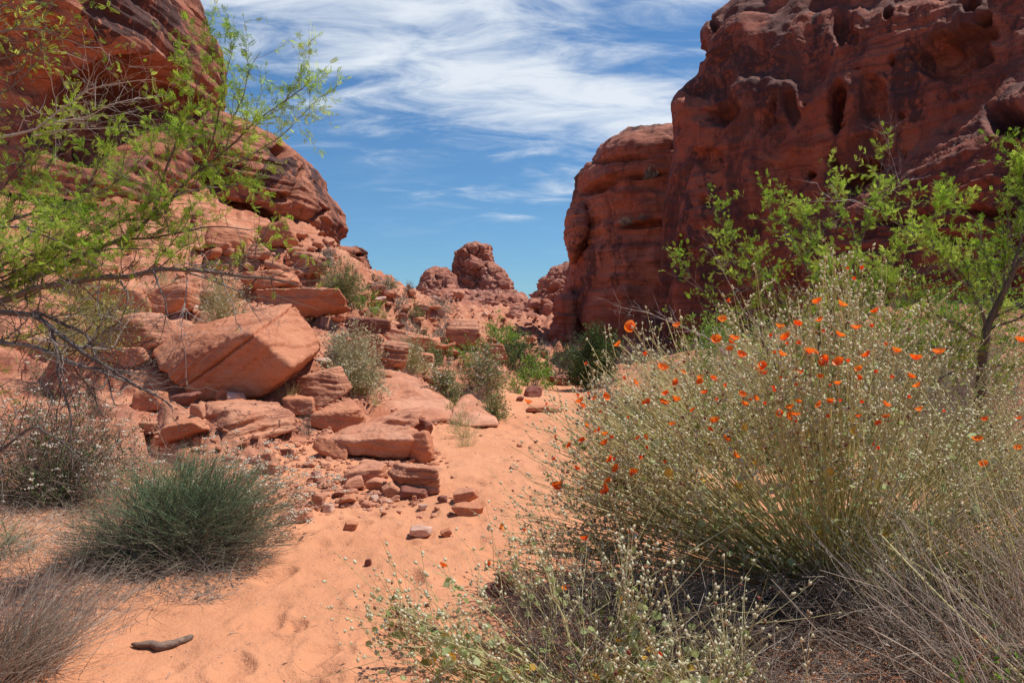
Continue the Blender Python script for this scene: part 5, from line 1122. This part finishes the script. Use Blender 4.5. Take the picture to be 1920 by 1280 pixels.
    for tn_, op in ((.45, 1.0), (.7, 1.12), (.95, .95)):
        fm = Geo(); fm.add(PETALS[0]*np.array([op, op, 1.15-.25*op])+r.normal(size=PETALS[0].shape)*.02, PETALS[1], np.clip(tn_-.5*(PETALS[0][:, 2] < .3)+.1*r.normal(size=len(PETALS[0])), 0, 1)); mfs.append(fm.mesh('flower', M_PETAL))
    fm2 = Geo(); fm2.add(PETALS[0]*np.array([.5, .5, 1.0]), PETALS[1], .1); mf2 = fm2.mesh('flower_half_open', M_PETAL)
    ce = Geo(); ce.add(POD[0]*np.array([.4, .4, .42])+np.array([0, 0, .05]), POD[1], .5); mc = ce.mesh('stamens', M_CENTRE); cu = Geo(); cu.add(POD[0]*np.array([.8, .8, .45])+np.array([0, 0, -.24]), POD[1], .6); mcu = cu.mesh('calyx', M_POD)
    for k2, p in enumerate(fl):
        half = r.random() < .3; o = bpy.data.objects.new('flower', mf2 if half else mfs[k2 % 3]); COL.objects.link(o); o.parent = root; o.location = [float(c) for c in (p-base)]
        s_ = r.uniform(.020, .032)*(1.25 if flowers[k2][1] < 690 else 1.0)*(.8 if half else 1); o.scale = (s_, s_, s_*.9); o.rotation_euler = (r.normal()*.4+.45, r.normal()*.45, r.random()*6.28)
        for (nm, m_) in (('stamens', mc), ('calyx', mcu)):
            c_ = bpy.data.objects.new(nm, m_); COL.objects.link(c_); c_.parent = o
    return root
FL = [(1590, 506), (1619, 505), (1603, 526), (1369, 566), (1534, 568), (1576, 573), (1644, 585), (1538, 602), (1161, 648), (1547, 623), (1573, 630), (1478, 647), (1212, 667), (1242, 692), (1525, 662), (1550, 678), (1666, 648), (1679, 661), (1716, 675), (1760, 663),
 (1101, 684), (1173, 711), (1190, 718), (1313, 710), (1434, 702), (1455, 663), (1612, 694), (1670, 709), (1707, 708), (1722, 725), (1084, 744), (1089, 754), (1105, 739), (1116, 748), (1362, 725), (1452, 729), (1573, 753), (990, 756), (1341, 792), (1330, 806), (1361, 825), (1377, 855),
 (1648, 795), (1640, 835), (1650, 842), (1847, 788), (1833, 826), (1909, 842), (1911, 786), (1914, 641), (1845, 872), (1092, 827), (1128, 773), (1267, 752), (1410, 752), (1463, 776), (1497, 755), (1123, 809), (1042, 820), (1041, 862), (1147, 862), (1157, 880), (1142, 903), (1133, 925),
 (1041, 914), (1092, 918), (1198, 860), (1180, 784), (1208, 820), (1080, 880), (1767, 772), (1725, 770), (1609, 782), (1538, 760), (1343, 640), (1389, 668), (1420, 690), (1280, 700), (1500, 700), (1590, 680), (1640, 700), (1700, 745), (1660, 760), (1395, 760), (1250, 740), (1300, 770)]
_f = np.random.default_rng(9); FL += [(int(_f.normal(1490, 150)), int(_f.uniform(600, 800))) for _ in range(46)]; FL += [(int(_f.uniform(1020, 1250)), int(_f.uniform(720, 920))) for _ in range(16)]
def crown_depth(px, py):
    q = ((px-1500)/600)**2+((py-880)/430)**2
    return 3.45-.70*math.sqrt(max(.0, 1-q))
bG = P(1570, 1122, 3.45); bG[2] = gz(bG[0], bG[1])-.01
mallow(bG, 680, 1.74, .95, 1.68, 'big rounded bush with many orange cup flowers and tan stems in the right foreground', [(a, b, crown_depth(a, b)) for a, b in FL], 301, nleaf=2600, big_leaves=200, zpow=.75, stem_r=.0032, podk=1.0, wings=.36, nearf=.5, shoot=.60, leafzone=(.35, .95), leafs=(.012, .028))
FL2 = [(918, 1061), (983, 997), (937, 990), (1097, 1012), (1232, 1228), (1180, 1000), (875, 1200), (830, 1062), (1060, 1105)]
bS = P(1110, 1345, 2.40); bS[2] = gz(bS[0], bS[1])-.01
mallow(bS, 95, .80, .42, .60, 'smaller pale leafed mallow with few orange flowers at the bottom centre beside the path', [(a, b, 2.45+(1280-b)*.0012) for a, b in FL2], 302, nleaf=520, big_leaves=120, podk=.8, wings=.3, lean=(-.12, .1, .0), leafs=(.016, .032), up=.1, leafzone=(.2, 1.0), stem_r=.0023)
bS = P(1380, 1420, 2.15); bS[2] = gz(bS[0], bS[1])-.01
mallow(bS, 26, .42, .25, .36, 'pale mallow sprig with one orange flower at the bottom edge before the dead brush', [(1233, 1228, 2.2)], 303, nleaf=120, big_leaves=26, podk=.5, leafs=(.015, .03), up=.2, leafzone=(.3, 1.0), stem_r=.0013, name='mallow_sprig', cat='plant')

# ---- needle stemmed green bush on the left, grasses, dead brush
def needle_bush(cx, cy_, rx, ry, h_, N, label, seed, lean=(.25, .1), mat=None, name='needle_bush', cat='bush'):
    r = np.random.default_rng(seed); base = np.array([cx, cy_, gz(cx, cy_)-.02]); n = N
    a = r.uniform(0, 6.283, n); q = np.sqrt(r.random(n)); st = base+np.stack([np.cos(a)*q*rx*.5, np.sin(a)*q*ry*.5, np.zeros(n)], 1)
    dm = dome(n, r, .3, .06)*np.array([rx, ry, h_]); dm *= (1+.22*fbm(dm*4.5, 3, .6, seed))[:, None]; tip = base+dm+np.array([lean[0]*h_, lean[1]*h_, 0])*(dm[:, 2:]/h_)
    mid = (st+tip)/2+np.stack([-(dm[:, 0])*.1, -(dm[:, 1])*.1, .07*np.ones(n)], 1)+r.normal(size=(n, 3))*.015
    B = bez(st, mid, tip, 6); G_ = Geo(); hgt = (tip[:, 2]-base[2])/h_
    tubes(G_, B, r.uniform(.0012, .002, n)[:, None]*np.linspace(1.2, .6, 6), 3, np.clip(hgt*.5+.0+r.normal(size=n)*.12, 0, .9))
    root = empty(name, base, label, cat); G_.obj('stems', mat or M_EPH, root, base)
    G3 = Geo(); m2 = n*5; i = r.integers(n, size=m2); t_ = r.uniform(.4, 1, m2)*5; j = np.minimum(t_.astype(int), 4); f_ = (t_-j)[:, None]; p0 = B[i, j]*(1-f_)+B[i, j+1]*f_
    d = (B[i, 5]-B[i, 3]); d /= np.linalg.norm(d, axis=1)[:, None]; d += r.normal(size=d.shape)*.42; d[:, 2] += .3; p2 = p0+d*r.uniform(.03, .10, m2)[:, None]
    hg = (p0[:, 2]-base[2])/h_
    tubes(G3, np.stack([p0, (p0+p2)/2+r.normal(size=p0.shape)*.003, p2], 1), np.full((m2, 1), .0012)*np.array([1.1, .9, .4]), 3, np.clip(hg*.95+.02+r.normal(size=m2)*.15, 0, 1))
    G3.obj('green_twigs', mat or M_EPH, root, base)
    # withered tips
    m3 = n; p = B[r.integers(n, size=m3), 5]+r.normal(size=(m3, 3))*.02; G4 = Geo(); scatter(G4, POD[0], POD[1], p, rotmats(m3, r=r), r.uniform(.004, .008, m3), r.uniform(0, .3, m3)); G4.obj('buds', M_POD, root, base)
needle_bush(-2.03, 4.05, .76, .50, .70, 1700, 'dense dark green needle stemmed bush beside the sandy path on the left', 401)
needle_bush(-3.12, 4.1, .25, .25, .28, 60, 'sparse green needle stemmed plant at the left edge', 402)
def tangle(x0, x1, y0, y1, h_, N, mat, label, seed, ln=(.08, .3), rad=.0016, name='dead_brush', cat='dead brush', up=.3, tone=(0, 1), part='twigs', prefer=None):
    r = np.random.default_rng(seed); x = r.uniform(x0, x1, N); y = r.uniform(y0, y1, N); ez = 1-np.maximum(np.abs((x-(x0+x1)/2)/((x1-x0)/2)), np.abs((y-(y0+y1)/2)/((y1-y0)/2)))**3
    z = ground_h(x, y)+r.random(N)**1.5*h_*np.clip(ez, .1, 1); d = r.normal(size=(N, 3)); d[:, 2] = np.abs(d[:, 2])*up+.05
    if prefer is not None: d = d*.5+np.array(prefer)
    d /= np.linalg.norm(d, axis=1)[:, None]; L = r.uniform(*ln, N)[:, None]
    p0 = np.stack([x, y, z], 1); p2 = p0+d*L; B = bez(p0, (p0+p2)/2+r.normal(size=p0.shape)*L*.13, p2, 4)
    base = np.array([(x0+x1)/2, (y0+y1)/2, gz((x0+x1)/2, (y0+y1)/2)]); G_ = Geo(); tubes(G_, B, rad*r.uniform(.6, 1.4, N)[:, None]*np.linspace(1, .5, 4), 3, r.uniform(*tone, N))
    root = empty(name, base, label, cat); G_.obj(part, mat, root, base); return root
tangle(.45, 2.3, 2.25, 3.5, .26, 3800, M_BROWN, 'mass of dark dead brush in the shade beneath the flowering globemallow', 411, tone=(0, .8))
tangle(.0, 1.0, 2.2, 3.3, .30, 1500, M_BROWN, 'grey twiggy dead stems between the small mallow and the big one', 412, up=1.0, ln=(.1, .35))
tangle(-4.6, -2.5, 5.3, 6.9, .35, 2200, M_BROWN, 'grey brown dry twigs under the white flowered bush at left', 413, ln=(.1, .4))
tangle(-4.2, -2.3, 3.7, 5.4, .06, 2300, M_GRASSY, 'scattered dry grass litter on the sand behind the needle bush', 414, ln=(.05, .22), rad=.0013, up=.5, name='grass_litter', cat='dry grass')
tangle(-2.7, -1.45, 3.35, 4.3, .10, 1500, M_BROWN, 'fallen brown twigs ringing the base of the needle bush', 415, ln=(.05, .22), rad=.0013)
tangle(1.5, 3.4, 1.9, 3.3, .45, 1300, M_GRASSY, 'tangle of dry straw stems in the bottom right corner', 416, ln=(.2, .75), rad=.0019, up=.8, name='dry_grass', cat='dry grass', prefer=(-.55, .1, .55))
tangle(1.7, 3.6, 2.6, 4.2, .60, 800, M_TAN, 'pale dry stems leaning across each other right of the globemallow trunk', 417, ln=(.3, .9), rad=.0021, up=1, name='dry_grass', cat='dry grass', prefer=(-.45, .0, .9))
def tuft(cx, cy_, N, L, label, seed, lean=(.6, 0), spread=.5, mat=None, rr_=.05, rad=.0012, name='grass_tuft', tone=(0, 1)):
    r = np.random.default_rng(seed); base = np.array([cx, cy_, gz(cx, cy_)-.01]); st = base+np.stack([r.normal(size=N)*rr_, r.normal(size=N)*rr_, np.zeros(N)], 1)
    d = np.stack([r.normal(size=N)*spread+lean[0], r.normal(size=N)*spread+lean[1], np.abs(r.normal(size=N)*.3)+.75], 1); d /= np.linalg.norm(d, axis=1)[:, None]; ln = L*r.uniform(.5, 1.1, N)[:, None]
    tip = st+d*ln; tip[:, 2] -= .10*ln[:, 0]*np.hypot(d[:, 0], d[:, 1]); mid = st+d*ln*.5+np.array([0, 0, .05])*ln
    mid = mid+r.normal(size=mid.shape)*L*.05; tip = tip+r.normal(size=tip.shape)*L*.06
    G_ = Geo(); tubes(G_, bez(st, mid, tip, 7), rad*r.uniform(.6, 1.3, N)[:, None]*np.linspace(1.2, .3, 7), 3, r.uniform(*tone, N))
    root = empty(name, base, label, 'grass'); G_.obj('blades', mat or M_GRASSY, root, base); return root
tuft(-1.98, 2.6, 1000, .50, 'grey purple dry bunchgrass fanning to the right in the bottom left corner', 421, (.7, .1), .5, rr_=.09)
tuft(-2.05, 3.2, 160, .30, 'thin dry grass wisps behind the bunchgrass under the needle bush', 422, (.5, -.1), .5, rr_=.16)
tuft(-.60, 8.55, 120, .2, 'thin dry grass at the foot of the low dome rock', 423, (.1, 0), .5, mat=M_TAN)
for k, (x_, y_, lb) in enumerate(((1.95, 2.45, 'leafy green weed among the straw, left of the pale diagonal stem'), (2.35, 2.75, 'second leafy green weed deeper in the straw at right'), (1.6, 2.15, 'low green weed at the bottom edge below the straw'))):
    r = np.random.default_rng(430+k); base = np.array([x_, y_, gz(x_, y_)]); n = 60; tip = base+dome(n, r, .4, .15)*np.array([.34, .22, .34]); st = base+r.normal(size=(n, 3))*.02; B = bez(st, (st+tip)/2+r.normal(size=st.shape)*.03, tip, 6)
    G_ = Geo(); tubes(G_, B, np.full((n, 1), .0014)*np.linspace(1.2, .5, 6), 3, r.random(n)); root = empty('green_weed', base, lb, 'weed'); G_.obj('stems', M_TAN, root, base)
    m2 = 420; i = r.integers(n, size=m2); j = r.integers(1, 6, m2); G3 = Geo(); scatter(G3, LEAF[0]*np.array([1.3, 1, 1]), LEAF[1], B[i, j]+r.normal(size=(m2, 3))*.01, rotmats(m2, r.normal(size=(m2, 3))+np.array([0, 0, .8]), r=r), r.uniform(.015, .034, m2), r.random(m2)); G3.obj('leaves', M_GREEN, root, base)
# a few long single straws crossing the corner
r = np.random.default_rng(440)
for k, pts in enumerate((((1650, 1000, 2.9), (1760, 1120, 2.6), (1920, 1270, 2.3)), ((1640, 1010, 2.9), (1800, 1100, 2.7), (1960, 1240, 2.4)), ((1080, 1170, 2.6), (1230, 1070, 2.7), (1380, 980, 2.9)))):
    A = np.array([P(*q) for q in pts]); B = bez(A[:1], A[1:2]*1.0, A[2:3], 14); G_ = Geo(); tubes(G_, B, np.full((1, 14), .0035 if k < 1 else .002), 5, .8)
    base = A[2] if k < 2 else A[0]; o = G_.obj('dry_stem', M_TAN, None, base); tag(o, ('thick pale green straw stem running diagonally into the bottom right corner', 'thin straw stem just above the thick diagonal one', 'arching bare stem crossing the shade between the two mallows')[k], 'stem')

# ---- white flowered buckwheat on the left
def buckwheat(cx, cy_, rx, ry, h_, N, label, seed, nl, nclu, lean=(0, 0), up=.1, start=.1):
    r = np.random.default_rng(seed); base = np.array([cx, cy_, gz(cx, cy_)-.02]); dm = dome(N, r, .4, up)*np.array([rx, ry, h_]); tip = base+dm+np.array([lean[0], lean[1], 0])*(dm[:, 2:]/h_)
    st = base+np.stack([r.normal(size=N)*rx*start, r.normal(size=N)*ry*start, np.zeros(N)], 1); mid = (st+tip)/2+np.array([0, 0, .08])+r.normal(size=st.shape)*.03; B = bez(st, mid, tip, 7)
    root = empty('buckwheat_bush', base, label, 'shrub'); G_ = Geo(); tubes(G_, B, np.full((N, 1), .002)*np.linspace(1.2, .5, 7), 3, r.random(N))
    q = np.repeat(np.arange(N), 3); j = r.integers(3, 7, len(q)); p0 = B[q, j]; p2 = p0+(r.normal(size=p0.shape)*.5+np.array([.1, 0, .8]))*r.uniform(.04, .13, len(q))[:, None]
    tubes(G_, np.stack([p0, (p0+p2)/2, p2], 1), np.full((len(q), 3), .0011), 3, r.random(len(q))); G_.obj('stems', M_BROWN, root, base)
    if nl:
        i = r.integers(N, size=nl); j = r.integers(1, 7, nl); G3 = Geo(); pl_ = B[i, j]+r.normal(size=(nl, 3))*.03; pl_[:, 2] = np.maximum(pl_[:, 2], base[2]+.02); scatter(G3, LEAF[0]*np.array([.6, 1, 1]), LEAF[1], pl_, rotmats(nl, r.normal(size=(nl, 3))*.6+np.array([0, 0, .7]), r=r), r.uniform(.02, .045, nl), np.clip(r.normal(size=nl)*.3+.5, 0, 1)); G3.obj('foliage', M_OLIVE if seed % 2 else M_DGREEN, root, base)
    G4 = Geo(); c = p2[r.choice(len(p2), min(nclu, len(p2)), False)]; n6 = 7; pc = np.repeat(c, n6, 0)+r.normal(size=(len(c)*n6, 3))*np.array([.015, .015, .004]); scatter(G4, SPLAT[0]*np.array([1, 1, .7]), SPLAT[1], pc, rotmats(len(pc), r=r), r.uniform(.006, .011, len(pc)), r.random(len(pc))); G4.obj('blossoms', M_WHITE, root, base)
buckwheat(-3.85, 5.7, 1.0, .6, 1.22, 560, 'dark green bush dotted with white flower heads at the left edge, below the bare branches', 450, 7000, 330)
buckwheat(-2.35, 5.5, 1.0, .4, .62, 80, 'thin sprawling stems with white flower heads in front of the squat banded block', 451, 260, 170, (.25, 0), .05, .25)
buckwheat(-1.75, 4.75, .55, .3, .5, 26, 'few white flowered stems rising behind the needle bush, right side', 453, 40, 60, (.25, 0), .05, .2)

for (px, Yb, w_, h_, kd, lb) in ((1740, 8.6, 300, 260, 'green', 'bright green low growth between the acacia bush and the forked tree'), (1880, 8.4, 300, 270, 'green', 'green growth behind the forked trunk at the right edge'), (1610, 7.9, 240, 190, 'yellow', 'yellowish thicket rising behind the middle of the flowering bush'), (1790, 5.9, 220, 150, 'straw', 'straw coloured dry clump below the forked tree'), (1400, 10.5, 260, 150, 'green', 'green shrub at the foot of the great cliff, behind the acacia bush')):
    shrub(px, 0, w_, h_, kd, lb, Y=Yb, k=1.5)
# litter on the sand: nobody could count it
r = np.random.default_rng(460); N = 420; Y = 2.5+r.random(N)**1.4*8; x = np.interp(Y, [2.5, 6, 10], [-2.0, -2.2, -1.2])+r.random(N)*2.8; zz_ = ground_h(x, Y)+.003; d = r.normal(size=(N, 3))*np.array([1, 1, .08]); d /= np.linalg.norm(d, axis=1)[:, None]; L = r.uniform(.008, .06, N)[:, None]
p0 = np.stack([x, Y, zz_], 1); p2 = p0+d*L; G_ = Geo(); tubes(G_, bez(p0, (p0+p2)/2+r.normal(size=p0.shape)*L*.1, p2, 3), r.uniform(.0009, .002, N)[:, None]*np.array([1, 1, .6]), 3, r.random(N))
o = G_.obj('twig_litter', M_BROWN, kind='stuff'); tag(o, 'tiny dry twigs and chaff lying about on the sandy path', 'litter')

for o in bpy.data.objects:
    if o.parent and o.name.split('.')[0] in ('foliage', 'stems', 'seed_pods', 'blossoms', 'buds', 'green_twigs', 'twigs', 'blades', 'leaves', 'dead_twigs'): o['kind'] = 'stuff'


def leaf_litter(x0, x1, y0, y1, N, hh, mat, label, seed):
    r = np.random.default_rng(seed); x = r.uniform(x0, x1, N); y = r.uniform(y0, y1, N); keep = fbm(np.stack([x, y, x*0], 1)*2.2, 3, .5, seed)+.35-1.2*np.maximum(np.abs((x-(x0+x1)/2)/((x1-x0)/2)), np.abs((y-(y0+y1)/2)/((y1-y0)/2)))**5 > r.random(N)*.3
    x, y = x[keep], y[keep]; n = len(x); p = np.stack([x, y, ground_h(x, y)+r.random(n)**2*hh+.003], 1); G_ = Geo()
    d = r.normal(size=(n, 3)); d[:, 2] *= .35
    scatter(G_, LEAF[0]*np.array([.55, 1, 1]), LEAF[1], p, rotmats(n, d, r=r), r.uniform(.012, .040, n), r.random(n)); o = G_.obj('leaf_litter', mat, kind='stuff'); tag(o, label, 'litter')
leaf_litter(.35, 2.6, 2.2, 3.6, 15000, .07, M_BROWN, 'brown mat of dead leaves and chaff beneath the flowering bush', 470)
leaf_litter(1.2, 3.4, 2.2, 3.8, 7000, .12, M_GRASSY, 'pale dry chaff among the straw in the bottom right corner', 471)
leaf_litter(-4.6, -2.2, 3.9, 6.4, 9000, .03, M_GRASSY, 'dry leaf chaff on the sand between the white flowered bush and the needle bush', 472)
leaf_litter(-2.9, -1.3, 3.2, 4.6, 3500, .02, M_BROWN, 'dark leaf chaff ringing the needle bush', 473)
